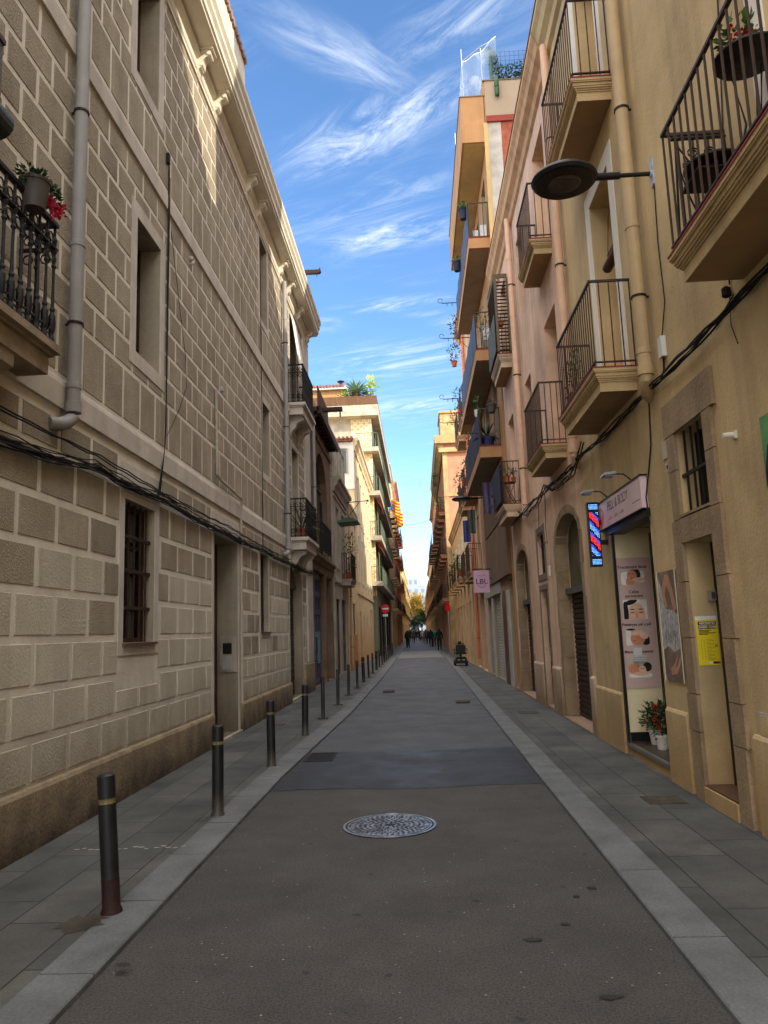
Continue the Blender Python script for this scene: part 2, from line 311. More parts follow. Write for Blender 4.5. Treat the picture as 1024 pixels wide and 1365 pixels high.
def text_obj(body, size, name, m, parent, M, align='CENTER', sx=1.0, ext=.001, bold=0):
    cu = bpy.data.curves.new(name, 'FONT'); cu.body = body; cu.size = size; cu.align_x = align; cu.align_y = 'CENTER'; cu.extrude = ext; cu.offset = bold; cu.resolution_u = 3
    tmp = bpy.data.objects.new('tmp', cu); COL.objects.link(tmp)
    dg = bpy.context.evaluated_depsgraph_get(); me = bpy.data.meshes.new_from_object(tmp.evaluated_get(dg))
    bpy.data.objects.remove(tmp); bpy.data.curves.remove(cu)
    me.transform(Matrix.Diagonal((sx, 1, 1, 1))); me.transform(M)
    me.transform(Matrix.Translation(-ROOT[parent]))
    me.materials.clear(); me.materials.append(m)
    o = bpy.data.objects.new(name, me); COL.objects.link(o); o.parent = parent; ROOT[o] = ROOT[parent]; return o
def M_wallR(x, y, z):   # text reading frame on a surface facing the street from the right side (normal -x); text runs towards the camera (-y)
    return Matrix(((0, 0, -1, x), (-1, 0, 0, y), (0, 1, 0, z), (0, 0, 0, 1)))
def M_faceCam(x, y, z): # on a surface facing the camera (normal -y)
    return Matrix(((1, 0, 0, x), (0, 0, -1, y), (0, 1, 0, z), (0, 0, 0, 1)))

# ---------------------------------------------------------------- wall tools
def H(y0, y1, z0, z1, d=.2, arch=0, kind=None, m=None): return dict(y0=y0, y1=y1, z0=z0, z1=z1, d=d, arch=arch, kind=kind, m=m)
def wall(fc, y0, y1, z1, holes, z0=-.3, deep=6, mrev=1, ztopm=0):
    b = MB(fc); eps = 1e-5
    ys = sorted(set([y0, y1]+[h[k] for h in holes for k in ('y0', 'y1')]))
    zs = sorted(set([z0, z1]+[h[k] for h in holes for k in ('z0', 'z1')]+[h['z1']-h['arch'] for h in holes if h['arch']]))
    for i in range(len(ys)-1):
        for j in range(len(zs)-1):
            ya, yb, za, zb = ys[i], ys[i+1], zs[j], zs[j+1]
            cy, cz = (ya+yb)/2, (za+zb)/2
            if any(h['y0']-eps < cy < h['y1']+eps and h['z0']-eps < cz < h['z1']+eps for h in holes): continue
            b.face([(0, ya, za), (0, yb, za), (0, yb, zb), (0, ya, zb)])
    for h in holes:
        a0, a1, c0, c1, d, ar = h['y0'], h['y1'], h['z0'], h['z1'], h['d'], h['arch']
        sp = c1-ar
        top = [(a0+(a1-a0)*t/14, sp+ar*math.sqrt(max(0, 1-(2*t/14-1)**2))) for t in range(15)] if ar else [(a0, c1), (a1, c1)]
        if ar:
            for k in range(14):
                (p0, q0), (p1, q1) = top[k], top[k+1]
                b.face([(0, p0, q0), (0, p1, q1), (0, p1, c1), (0, p0, c1)])
        loop = [(a0, c0)]+top+[(a1, c0)]
        n = len(loop)
        for k in range(n):
            p, q = loop[k], loop[(k+1) % n]
            b.face([(0, p[0], p[1]), (0, q[0], q[1]), (-d, q[0], q[1]), (-d, p[0], p[1])], mrev)
    # the rest of the volume
    b.face([(0, y0, z0), (0, y0, z1), (-deep, y0, z1), (-deep, y0, z0)])
    b.face([(0, y1, z0), (0, y1, z1), (-deep, y1, z1), (-deep, y1, z0)])
    b.face([(0, y0, z1), (0, y1, z1), (-deep, y1, z1), (-deep, y0, z1)])
    b.face([(-deep, y0, z0), (-deep, y1, z0), (-deep, y1, z1), (-deep, y0, z1)])
    return b

def fill(fc, parent, h, kind, m=None, transom=None):
    """window or door set at the back of its opening"""
    y0, y1, z0, z1, d = h['y0'], h['y1'], h['z0'], h['z1'], h['d']; o = -d+.002; w = .05
    b = MB(fc)
    if kind in ('glass', 'bars', 'dark'):
        b.box(o-.03, o, y0-.03, y1+.03, z0-.03, z1+.03)
        win = b.build('window', M_glass if kind != 'dark' else M_dark, parent)
        f = MB(fc)
        for a, c in ((y0, y0+w), (y1-w, y1), ((y0+y1)/2-w*.6, (y0+y1)/2+w*.6)): f.box(o, o+.045, a, c, z0, z1)
        f.box(o, o+.04, y0+w, y1-w, z1-w, z1); f.box(o, o+.04, y0+w, y1-w, z0, z0+w)
        zt = z0+(z1-z0)*.68; f.box(o, o+.035, y0+w, y1-w, zt, zt+w*.8)
        f.build('frame', m or M_woodbr, win)
        if kind == 'bars':
            g = MB(fc)
            k = 5
            for i in range(k):
                yy = y0+(y1-y0)*(i+.5)/k; g.tube([(-.05, yy, z0), (-.05, yy, z1)], .009, 6)
            for t in (.33, .67): g.box(-.056, -.044, y0, y1, z0+(z1-z0)*t-.012, z0+(z1-z0)*t+.012)
            g.build('window_bars', M_iron, parent)
        return win
    if kind == 'shutter':   # louvred wooden shutters
        b.box(o-.03, o, y0-.02, y1+.02, z0-.02, z1+.02)
        n = int((z1-z0)/.07); ym = (y0+y1)/2
        for a, c in ((y0, ym-.008), (ym+.008, y1)):
            for q, r in ((a, a+.05), (c-.05, c)): b.box(o, o+.04, q, r, z0, z1)
            for k in range(n):
                zz = z0+(z1-z0)*k/n; b.prof([(o, zz+.01), (o+.03, zz+.002), (o+.034, zz+.012), (o+.002, zz+.055)], a+.05, c-.05)
        return b.build('shutter', m or M_woodbr, parent)
    if kind == 'roller':
        n = int((z1-z0)/.085); pts = []
        for k in range(n):
            zz = z0+(z1-z0)*k/n; hh = (z1-z0)/n; pts += [(o, zz), (o+.022, zz+hh*.25), (o+.022, zz+hh*.75)]
        pts += [(o, z1), (o-.03, z1), (o-.03, z0)]
        b.prof(pts, y0, y1)
        return b.build('roller_shutter', m or M_shut, parent)
    if kind == 'door':
        b.box(o-.04, o, y0, y1, z0, z1)
        for a in (0, 1):
            q0 = y0+(y1-y0)*a/2+.06; q1 = y0+(y1-y0)*(a+1)/2-.06
            b.box(o, o+.02, q0, q1, z0+.15, z0+(z1-z0)*.38); b.box(o, o+.02, q0, q1, z0+(z1-z0)*.43, z1-.12)
        dr = b.build('door', m or M_woodbr, parent)
        hd = MB(fc); ym = (y0+y1)/2; hd.tube([(o, ym+.05, z0+1.0), (o+.06, ym+.05, z0+1.0), (o+.06, ym+.05, z0+1.12)], .011, 6); hd.build('handle', M_steel, dr)
        return dr

def surround(fc, parent, h, w=.16, t=.02, m=None, sill=True, name='window_surround', blocks=0):
    b = MB(fc); y0, y1, z0, z1 = h['y0'], h['y1'], h['z0'], h['z1']; lo = z0 if not sill else z0-w
    if blocks:
        n = max(2, round((z1-lo)/blocks)); g = .004
        for k in range(n):
            a = lo+(z1-lo)*k/n+g; c = lo+(z1-lo)*(k+1)/n-g; e = .03 if k % 2 else 0
            b.box(0, t, y0-w-e, y0, a, c); b.box(0, t, y1, y1+w+e, a, c)
        b.box(0, t+.002, y0-w-.02, y1+w+.02, z1+g, z1+w*1.25)
    else:
        b.box(0, t, y0-w, y0, lo, z1+w); b.box(0, t, y1, y1+w, lo, z1+w); b.box(0, t, y0, y1, z1, z1+w)
        if sill: b.box(0, t+.003, y0, y1, z0-w, z0)
    return b.build(name, m or M_trim, parent)

def railing_mb(fc, y0, y1, out, z, hgt, sp=.115, r=.007, mid=False, inn=.04):
    b = MB(fc); o = out-inn
    def bar(oo, y): b.tube([(oo, y, z), (oo, y, z+hgt)], r, 6)
    n = max(2, round((y1-y0-2*inn)/sp))
    for i in range(n+1): bar(o, y0+inn+(y1-y0-2*inn)*i/n)
    k = max(2, round(o/sp))
    for i in range(k):
        for y in (y0+inn, y1-inn): bar(o*i/k+.01, y)
    for zz, t in ((z+hgt, .012), (z+.06, .007))+(((z+hgt*.84, .006),) if mid else ()):
        b.box(o-.014, o+.014, y0+inn-.014, y1-inn+.014, zz-t, zz+t)
        b.box(0, o-.014, y0+inn-.014, y0+inn+.014, zz-t, zz+t); b.box(0, o-.014, y1-inn-.014, y1-inn+.014, zz-t, zz+t)
    return b
def slab_mb(fc, y0, y1, out, zb, zt, m=0, mred=1, msof=2):
    """moulded balcony slab: stepped fascia on three sides, thin tile edge on top"""
    b = MB(fc); h = zt-zb
    steps = [(.0, zb, zb+h*.40), (.012, zb+h*.40, zb+h*.47), (.024, zb+h*.47, zb+h*.54), (.040, zb+h*.54, zb+h*.62), (.050, zb+h*.62, zb+h*.76), (.066, zb+h*.76, zb+h*.82), (.074, zb+h*.82, zb+h*.94)]
    for k, (e, a, c) in enumerate(steps):
        b.box(0, out-.08+e, y0+.08-e, y1-.08+e, a, c, m)
    b.box(0, out, y0, y1, zb+h*.94, zt, mred)
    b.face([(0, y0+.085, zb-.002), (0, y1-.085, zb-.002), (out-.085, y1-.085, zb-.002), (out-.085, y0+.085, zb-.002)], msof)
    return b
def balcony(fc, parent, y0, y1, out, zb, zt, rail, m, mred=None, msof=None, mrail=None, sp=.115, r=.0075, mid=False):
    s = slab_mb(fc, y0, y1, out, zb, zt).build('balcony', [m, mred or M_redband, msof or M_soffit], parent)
    railing_mb(fc, y0, y1, out, zt, rail-zt, sp, r, mid).build('railing', mrail or M_ironbr, s)
    return s

def pipe(fc, parent, y, z0, z1, r, m, o=.09, elbow=0, clamps=True, name='drainpipe'):
    b = MB(fc); pts = [(o, y, z1), (o, y, z0+.12)]
    if elbow: pts += [(o, y, z0+.04), (o-.02, y-elbow*.06, z0-.02), (o-.05, y-elbow*.13, z0-.06), (o-.1, y-elbow*.2, z0-.07)]
    b.tube(pts, r, 14)
    zz = z0+.3
    while zz < z1:
        b.lathe((o, y, zz), [(r, 0), (r+.007, .004), (r+.007, .05), (r, .055)], 14); zz += 1.35
    if elbow:
        b.lathe((o, y, z0+.08), [(r, 0), (r+.012, .004), (r+.012, .10), (r, .105)], 14)
    p = b.build(name, m, parent, smooth=True)
    if clamps:
        c = MB(fc); zz = z0+.9
        while zz < z1:
            c.lathe((o, y, zz), [(r+.001, 0), (r+.011, 0), (r+.011, .022), (r+.001, .022)], 14); c.box(0, o-r, y-.008, y+.008, zz, zz+.02); zz += 2.1
        c.build('pipe_clamp', M_iron, p)
    return p

# ----------------------------------------------------------------- plants etc
def foliage(b, c, rad, n, size, m=0, up=.4, rnd=random):
    for _ in range(n):
        t = rnd.random()*2*math.pi; u = rnd.uniform(-1, 1); q = rnd.random()**.45
        d = Vector((math.sqrt(1-u*u)*math.cos(t), math.sqrt(1-u*u)*math.sin(t), u))
        p = Vector(c)+Vector((d.x*rad[0], d.y*rad[1], d.z*rad[2]))*q
        dd = d+Vector((rnd.uniform(-.7, .7), rnd.uniform(-.7, .7), rnd.uniform(-.5, .5)+up))
        b.leaf(p, size*rnd.uniform(.6, 1.3), size*rnd.uniform(.4, .7), dd, (rnd.uniform(-.5, .5), rnd.uniform(-.5, .5), 1), m)
def potted(name, label, loc, pr=.1, ph=.18, kind='bush', rad=(.16, .16, .2), n=120, size=.07, leafm=None, potm=None, flower=None, cat='plant', group=None, drop=0):
    t = thing(name, label, cat, loc, group); x, y, z = loc
    b = MB(); b.lathe(loc, [(pr*.72, 0), (pr*.95, ph*.82), (pr*1.05, ph*.83), (pr*1.05, ph), (pr*.9, ph), (pr*.85, ph*.9), (.005, ph*.88)], 16)
    b.build('pot', potm or M_terra, t, smooth=True)
    random.seed(sum(map(ord, label)))
    b = MB()
    if kind == 'bush':
        for _ in range(6):
            a = random.random()*6.28; b.tube([(x, y, z+ph*.85), (x+rad[0]*.4*math.cos(a), y+rad[1]*.4*math.sin(a), z+ph+rad[2]*.9)], .006, 5, 1, .003)
        foliage(b, (x, y, z+ph+rad[2]*.75-drop), rad, n, size)
    elif kind == 'spiky':
        for k in range(n):
            a = random.random()*6.28; e = random.uniform(-.1, 1.35); Ln = rad[2]*random.uniform(.75, 1.1)
            d = Vector((math.cos(a)*math.cos(e), math.sin(a)*math.cos(e), math.sin(e))); a2 = d.cross(Vector((0, 0, 1))).normalized()
            c0 = Vector((x, y, z+ph)); w = size; dr = Vector((0, 0, -Ln*.22))
            b.add([c0+a2*w*.35, c0+d*Ln*.5+a2*w*.5, c0+d*Ln+dr, c0+d*Ln*.5-a2*w*.5, c0-a2*w*.35], [(0, 1, 2, 3, 4)], 0, raw=True)
        b.tube([(x, y, z+ph*.8), (x, y, z+ph+.05)], pr*.4, 8, 1)
    b.build('leaves', [leafm or M_leaf, M_stem], t)
    if flower:
        b = MB(); fm, cnt, spread = flower
        for _ in range(cnt):
            p = Vector((x, y, z+ph+rad[2]*.9))+Vector((random.uniform(-1, 1)*spread[0], random.uniform(-1, 1)*spread[1], random.uniform(-1, 1)*spread[2]))
            for _k in range(16): b.leaf(p+Vector([random.uniform(-.018, .018) for _ in range(3)]), .026, .024, [random.uniform(-1, 1) for _ in range(3)], (0, .3, 1))
        b.build('flowers', fm, t)
    return t

# =========================================================== GROUND AND ROAD
def strip(mb, pts0, pts1, m=0, z0=0, z1=None):
    z1 = z0 if z1 is None else z1
    for i in range(len(pts0)-1):
        mb.face([(pts0[i][0], pts0[i][1], z0), (pts1[i][0], pts1[i][1], z1), (pts1[i+1][0], pts1[i+1][1], z1), (pts0[i+1][0], pts0[i+1][1], z0)], m)
YS = [-6, 0, 4, 9, 12, 16, 20, 26, 36, 60, 90, 130, 330]
def kl(y):   # left edge of the carriageway
    P = [(-6, -1.63), (9, -1.62), (16, -1.43), (26, -1.37), (36, -1.38), (60, -1.48), (90, -1.55), (130, -1.7), (330, -1.9)]
    for (a, b), (c, d) in zip(P, P[1:]):
        if a <= y <= c: return b+(d-b)*(y-a)/(c-a)
def kr(y):
    P = [(-6, 1.19), (9, 1.20), (17, 1.24), (36, 1.33), (90, 1.33), (330, 1.33)]
    for (a, b), (c, d) in zip(P, P[1:]):
        if a <= y <= c: return b+(d-b)*(y-a)/(c-a)
g = MB(); g.face([(-1500, -60, -.06), (1500, -60, -.06), (1500, 3000, -.06), (-1500, 3000, -.06)]); struct(g, 'ground', mat('bare_ground', (110, 100, 86)))
def road_part(y0, y1, m, z, name):
    ys = sorted(set([y0, y1]+[y for y in YS if y0 < y < y1])); b = MB()
    strip(b, [(kl(y), y) for y in ys], [(kr(y), y) for y in ys], 0, z); return struct(b, name, m)
road_part(-6, 10.4, M_road1, 0, 'road')
road_part(10.4, 330, M_road2, 0, 'road')
b = MB(); ys = [8.15, 9, 9.6, 10.2, 10.75]
L0 = []; R0 = []
for k in range(71):
    t = k/70; L0.append((kl(9)+(kr(9)-kl(9))*t, 8.16+.05*math.sin(t*9)+.05*random.random())); R0.append((kl(10.5)+.02+(kr(10.5)-kl(10.5)-.04)*t, 10.62+.07*math.sin(t*7+1)+.07*random.random()))
strip(b, L0, R0, 0, .004); struct(b, 'road_patch', M_patch)
b = MB(); strip(b, [(kl(46), 45.5), (kr(46), 45.5)], [(kl(60), 60), (kr(60), 60)], 0, .004); struct(b, 'pale_road_strip', mat('pale_strip_surface', (128, 126, 122), .8, .1, 3))  # paler strip across the road
# kerb stones: separate granite blocks with open joints, one structure per side
PZ = .035
def kerb(side, wfun):
    b = MB(); y = -5.0
    while y < 330:
        L = (1.0 if y < 70 else 6.0); L *= random.uniform(.92, 1.08) if y < 70 else 1
        x0, x1 = wfun(y), wfun(min(329.9, y+L)); wd = .27*side; g = .006; dz = random.uniform(-.002, .002); e = .008
        a, c = y+g, y+L-g
        v = [(x0, a, -.05), (x0, a, PZ-e+dz), (x0+e*side, a, PZ+dz), (x0+wd, a, PZ+dz), (x0+wd, a, -.05),
             (x1, c, -.05), (x1, c, PZ-e+dz), (x1+e*side, c, PZ+dz), (x1+wd, c, PZ+dz), (x1+wd, c, -.05)]
        b.add(v, [(0, 1, 6, 5), (1, 2, 7, 6), (2, 3, 8, 7), (3, 4, 9, 8), (0, 1, 2, 3, 4), (5, 6, 7, 8, 9)])
        y += L
    return struct(b, 'kerb', M_kerb)
kerb(-1, kl); kerb(1, kr)
b = MB(); strip(b, [(kl(y)-.262, y) for y in YS], [(kl(y)-.29, y) for y in YS], 0, .01); strip(b, [(kr(y)+.262, y) for y in YS], [(kr(y)+.29, y) for y in YS], 0, .01)
struct(b, 'gutter_joint', mat('dark_joint_sand', (46, 42, 38), .95))
b = MB(); strip(b, [(kl(y)-.274, y) for y in YS], [(-9, y) for y in YS], 0, PZ-.002); struct(b, 'pavement', M_pave)
b = MB(); strip(b, [(kr(y)+.274, y) for y in YS], [(9, y) for y in YS], 0, PZ-.002); struct(b, 'pavement', M_pave)

# manhole cover
def manhole(c, r):
    t = thing('manhole_cover', 'round cast iron manhole cover with a patterned face in the middle of the road', 'manhole cover', (c[0], c[1], 0))
    Mi = mat('worn_cast_iron', (36, 38, 42), .5, .3, 14, .2, 90, metal=.6); Mh = mat('polished_iron_relief', (84, 84, 84), .4, .25, 9, 0, metal=.7, rgb2=(190, 194, 200))
    b = MB(); b.lathe((c[0], c[1], 0), [(r, -.01), (r, .006), (r*.97, .0075), (r*.90, .0075), (r*.90, .005), (.01, .005)], 64); b.build('plate', Mi, t)
    b = MB(); z = .0055
    def arc(r0, r1, a0, a1, n=8):
        for k in range(n):
            p, q = a0+(a1-a0)*k/n, a0+(a1-a0)*(k+1)/n
            b.add([(c[0]+rr*math.cos(a), c[1]+rr*math.sin(a), z+h) for h in (0, .004) for rr, a in ((r0, p), (r1, p), (r1, q), (r0, q))], [(4, 5, 6, 7), (0, 1, 5, 4), (2, 3, 7, 6), (1, 2, 6, 5), (3, 0, 4, 7)])
    arc(r*.945, r*.995, 0, 6.2832, 64); arc(r*.87, r*.90, 0, 6.2832, 64)
    for ring, (q0, q1, n) in enumerate([(.76, .83, 44), (.66, .71, 38), (.55, .61, 30), (.45, .5, 26), (.34, .4, 18), (.23, .28, 14), (.12, .17, 8)]):
        for k in range(n):
            a = 2*math.pi*(k+.5*(ring % 2))/n; w = 2*math.pi/n*random.uniform(.45, .8); arc(r*q0, r*q1, a, a+w, 2)
            if random.random() < .6: arc(r*q1, r*(q1+.05), a, a+.03, 1)
    for k in range(2): b.box(c[0]-.05, c[0]+.05, c[1]+(r-.02)*(1 if k else -1)-.015, c[1]+(r-.02)*(1 if k else -1)+.015, .006, .014)
    b.build('relief', Mh, t)
manhole((-.32, 6.66), .39)
# drain grate in the road by the left kerb, two covers in the pavements
def grate(x0, x1, y0, y1, label, z=.004, bars=9, m=None):
    t = thing('drain_grate', label, 'drain grate', ((x0+x1)/2, (y0+y1)/2, z))
    b = MB(); w = .03
    b.box(x0, x1, y0, y0+w, z-.02, z+.006); b.box(x0, x1, y1-w, y1, z-.02, z+.006); b.box(x0, x0+w, y0+w, y1-w, z-.02, z+.006); b.box(x1-w, x1, y0+w, y1-w, z-.02, z+.006)
    b.build('frame', M_iron, t)
    b = MB()
    for k in range(bars): y = y0+w+(y1-y0-2*w)*(k+.25)/bars; b.box(x0+w, x1-w, y, y+(y1-y0-2*w)/bars*.5, z-.02, z+.004)
    b.build('grating', M_iron, t)
    b = MB(); b.face([(x0+w, y0+w, z+.0005), (x1-w, y0+w, z+.0005), (x1-w, y1-w, z+.0005), (x0+w, y1-w, z+.0005)]); b.build('pit', M_dark, t)
grate(-1.55, -1.18, 9.95, 10.62, 'rectangular iron drain grate in the road beside the left kerb', .006, 7)
def hatch(x0, x1, y0, y1, label):
    b = MB(); b.box(x0, x1, y0, y1, PZ-.03, PZ+.003); b.box(x0+.02, x1-.02, y0+.02, y1-.02, PZ+.003, PZ+.005)
    tag(b.build('hatch_cover', mat('dark_pavement_hatch', (74, 66, 56), .8, .25, 12, .4, 90)), label, 'hatch cover')
hatch(1.93, 2.26, 7.02, 7.34, 'small rectangular dark hatch cover in the right pavement before the doorway')
hatch(-2.75, -2.45, 13.6, 13.95, 'small dark hatch cover in the left pavement past the third bollard')
hatch(1.75, 2.1, 14.3, 14.8, 'dark hatch cover in the right pavement below the arched doorways')
hatch(.72, 1.02, 17.0, 17.4, 'small dark cover in the road close to the right kerb')
hatch(-1.05, -.75, 20.5, 21.1, 'small dark cover in the road close to the left kerb far ahead')

b = MB()
for k in range(16):
    xx = -2.72+.055*k+.02*random.random(); yy = 6.02+.03*math.sin(k*1.7)+.02*random.random()
    b.face([(xx, yy, PZ+.001), (xx+.03+.03*random.random(), yy+.01*random.random(), PZ+.001), (xx+.03, yy+.025, PZ+.001), (xx+.005, yy+.02, PZ+.001)])
tag(b.build('chalk_marks', M_whitewash), 'broken white paint marks across the left pavement between the first two bollards', 'paint marks', kind='stuff')
def blot(cx, cy, rx, ry, z, label, m, sd):
    rn = random.Random(sd); n = 26; b = MB(); b.face([(cx+rx*(1+.35*rn.uniform(-1, 1))*math.cos(6.283*k/n), cy+ry*(1+.35*rn.uniform(-1, 1))*math.sin(6.283*k/n), z) for k in range(n)])
    tag(b.build('stain', m), label, 'stain')
Mst = mat('dark_oil_stain', (48, 45, 42), .75, .3, 9, .2, 60); Mst2 = mat('rusty_brown_stain', (68, 60, 52), .8, .25, 6, .2, 60)
blot(.98, 5.02, .032, .022, .0045, 'small dark oil spot on the road, farthest of the cluster near the right kerb', Mst, 1)
blot(.86, 4.88, .022, .018, .0045, 'tiny dark oil spot just left of the farthest one near the right kerb', Mst, 2)
blot(.72, 4.45, .028, .018, .0045, 'dark oil spot on the road midway to the right kerb', Mst, 3)
blot(.52, 4.25, .05, .024, .0045, 'dark smeared spot on the road right of centre', Mst, 4)
blot(.76, 3.62, .05, .024, .0045, 'dark spot at the bottom right of the road', Mst, 5)
blot(1.74, 3.97, .05, .035, PZ+.001, 'black blotch on the right pavement near the picture edge', Mst, 6)
blot(-1.52, 3.95, .04, .025, PZ+.0035, 'small dark gum spot on the left kerb stone', Mst, 7)
blot(-1.98, 4.52, .14, .12, PZ+.001, 'brownish stain on the pavement at the foot of the nearest bollard', Mst2, 8)

# bollards
ORD = ['nearest', 'second', 'third', 'fourth', 'fifth', 'sixth', 'seventh', 'eighth', 'ninth', 'tenth', 'eleventh', 'twelfth', 'thirteenth', 'fourteenth', 'fifteenth', 'sixteenth', 'seventeenth', 'eighteenth', 'nineteenth', 'twentieth']
BY = [4.68, 7.05, 9.54, 12.29, 14.55, 17.16, 19.7, 22.1, 24.6]+[27.1+2.5*k for k in range(11)]
for k, y in enumerate(BY):
    thick = k in (0, 1, 2, 3, 8, 11, 14)
    r, hgt = (.052, .78) if thick else (.036, .77)
    x = -1.87 if y < 20 else -1.84-.002*(y-20)
    desc = ('thick black bollard' if thick else 'slim grey-black bollard on a flat base plate')
    lab = '%s, %s from the camera on the left kerb' % (desc, ORD[k])
    if k == 0: lab = 'nearest black bollard, leaning slightly, with a rust red foot and worn band'
    t = thing('bollard', lab, 'bollard', (x, y, PZ), 'black bollards along the left kerb')
    b = MB(); z = PZ
    if thick:
        b.lathe((x, y, z), [(r, .19), (r, hgt-.17)], 20); b.lathe((x, y, z), [(r, hgt-.14), (r, hgt-.012), (r-.012, hgt), (.004, hgt+.002)], 20)
        b.build('post', M_bollard, t, smooth=True)
        b = MB(); b.lathe((x, y, z), [(r+.012, 0), (r+.008, .015), (r+.0005, .03), (r, .19)], 20); b.build('foot', M_rust if k == 0 else M_bollard, t, smooth=True)
        b = MB(); b.lathe((x, y, z), [(r-.004, hgt-.172), (r-.004, hgt-.138)], 20); b.build('band', M_band, t, smooth=True)
    else:
        b.lathe((x, y, z), [(r, .008), (r, hgt-.01), (r-.008, hgt), (.004, hgt+.001)], 16); b.build('post', M_bollard, t, smooth=True)
        b = MB(); b.box(x-.10, x+.10, y-.06, y+.06, z, z+.008)
        for sx in (-1, 1): b.lathe((x+sx*.08, y, z), [(.01, .008), (.01, .018), (.003, .02)], 6)
        b.build('base_plate', M_iron, t)
    if k == 0: t.rotation_euler = (R(-1), R(-4.2), 0)
    else: t.rotation_euler = (R(random.uniform(-.9, .9)), R(random.uniform(-.9, .9)), 0)

# ================================================ LEFT: BLOCK-PATTERNED HOUSE
FL = Fc(-1, 3.08)
def rect_sub(rs, e):
    out = []
    for (a, b, c, d) in rs:
        ea, eb, ec, ed = e
        if eb <= a or ea >= b or ed <= c or ec >= d: out.append((a, b, c, d)); continue
        if ea > a: out.append((a, ea, c, d))
        if eb < b: out.append((eb, b, c, d))
        m0, m1 = max(a, ea), min(b, eb)
        if ec > c: out.append((m0, m1, c, ec))
        if ed < d: out.append((m0, m1, ed, d))
    return out
L1 = thing('block_patterned_house', 'long left house faced with brown stucco blocks in pale joints under a bracketed cornice', 'house', (-3.08, 10, 0))
hA = H(8.07, 8.88, 4.82, 6.46, .30); hB = H(7.97, 8.75, 8.27, 9.92, .30); hG = H(7.84, 8.78, 1.58, 3.10, .17)
hD = H(11.38, 12.93, .05, 3.17, .36); hG2 = H(14.78, 15.6, 1.68, 3.22, .15); hW2 = H(15.0, 15.8, 8.2, 10.05, .25); hW1 = H(15.16, 15.9, 4.92, 6.42, .25)
hR = H(18.2, 20.15, .06, 3.45, .26, arch=.5); hU = H(18.75, 19.75, 7.55, 9.9, .25); hM = H(18.8, 19.8, 4.1, 6.35, .25)
hN = H(3.9, 4.8, 3.92, 6.2, .25)
HL = [hA, hB, hG, hD, hG2, hW2, hW1, hR, hU, hM, hN]
wb = wall(FL, -4, 22, 11.0, HL, deep=7)
pb = MB(FL)
excl = [(h['y0']-w, h['y1']+w, h['z0']-(w if h['z0'] > .5 else 0), h['z1']+w) for h, w in ((hA, .17), (hB, .17), (hG, .13), (hD, .12), (hG2, .12), (hW2, .14), (hW1, .14), (hR, .12), (hU, .12), (hM, .12), (hN, .15))]
excl += [(7.7, 8.95, 3.1, 3.5), (11.2, 13.05, 3.2, 3.52), (hG['y0']-.13, hG['y1']+.13, 1.1, 1.6)]
def blocks(ya, yb, za, rows, L, j, t, m, off0=0):
    z = za
    for k, hgt in enumerate(rows):
        y = ya-L*(.5 if (k+off0) % 2 else 0)
        while y < yb:
            a, b_ = max(y+j/2, ya), min(y+L-j/2, yb)
            if b_-a > .05:
                rs = [(a, b_, z+j/2, z+hgt-j/2)]
                for e in excl: rs = rect_sub(rs, e)
                for (p, q, r, s) in rs:
                    if q-p < .05 or s-r < .05: continue
                    c = .004; mm = m
                    if m == 2 and z < 2.4 and random.random() < .8: mm = 3
                    if m == 2 and z < 1.0: mm = 3
                    v = [(0, p, r), (0, q, r), (0, q, s), (0, p, s), (t, p+c, r+c), (t, q-c, r+c), (t, q-c, s-c), (t, p+c, s-c)]
                    pb.add(v, [(4, 5, 6, 7), (0, 1, 5, 4), (1, 2, 6, 5), (2, 3, 7, 6), (3, 0, 4, 7)], 0 if mm == 2 else 1)
            y += L
        z += hgt
blocks(5.35, 20.9, .50, [.36, .385, .39, .39, .39, .39, .42, .34], .66, .07, .007, 2)
blocks(2, 20.9, 3.93, [.60]+[.325]*8, .50, .056, .006, 2, 1)
blocks(2, 20.9, 7.42, [.60]+[.325]*7+[.2], .50, .056, .006, 2, 1)
off = len(wb.V); wb.V += pb.V; wb.F += [tuple(i+off for i in f) for f in pb.F]; wb.M += [m+2 for m in pb.M]
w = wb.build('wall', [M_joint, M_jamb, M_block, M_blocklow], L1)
b = MB(FL)
for q, a, c in ((.49, -3.9, 5.32), (.47, 5.33, 11.26), (.46, 13.05, 18.1), (.80, 20.27, 21.98)):
    b = MB(FL); b.prof([(0, -.2), (.055, -.2), (.055, q), (.04, q+.03), (0, q+.035)], a, c); b.build('plinth', M_plinth, L1)
for q in ((0, .03, 4.75, 5.30, .53, 3.6), (0, .04, 20.95, 21.98, .85, 10.1)): b = MB(FL); b.box(*q); b.build('corner_pilaster', M_trim, L1)
for za, zb, o in ((3.63, 3.91, .035), (7.13, 7.40, .035)):
    b = MB(FL); b.prof([(0, za), (o, za), (o, zb-.07), (o-.015, zb-.02), (0, zb)], -3.9, 20.94 if za < 5 else 20.94); b.build('string_course', M_trim, L1)
b = MB(FL)
b.prof([(0, 10.12), (.03, 10.12), (.03, 10.17), (.05, 10.2), (.05, 10.25), (.03, 10.28), (.03, 10.36), (.06, 10.40), (.09, 10.44), (.09, 10.50), (0, 10.50)], -3.9, 21.96)
b.prof([(0, 10.52), (.34, 10.56), (.34, 10.60), (.37, 10.62), (.37, 10.72), (.41, 10.78), (.41, 10.86), (.45, 10.93), (.45, 11.02), (.40, 11.06), (0, 11.08)], -3.9, 22.03)
co = b.build('cornice', M_cream, L1)
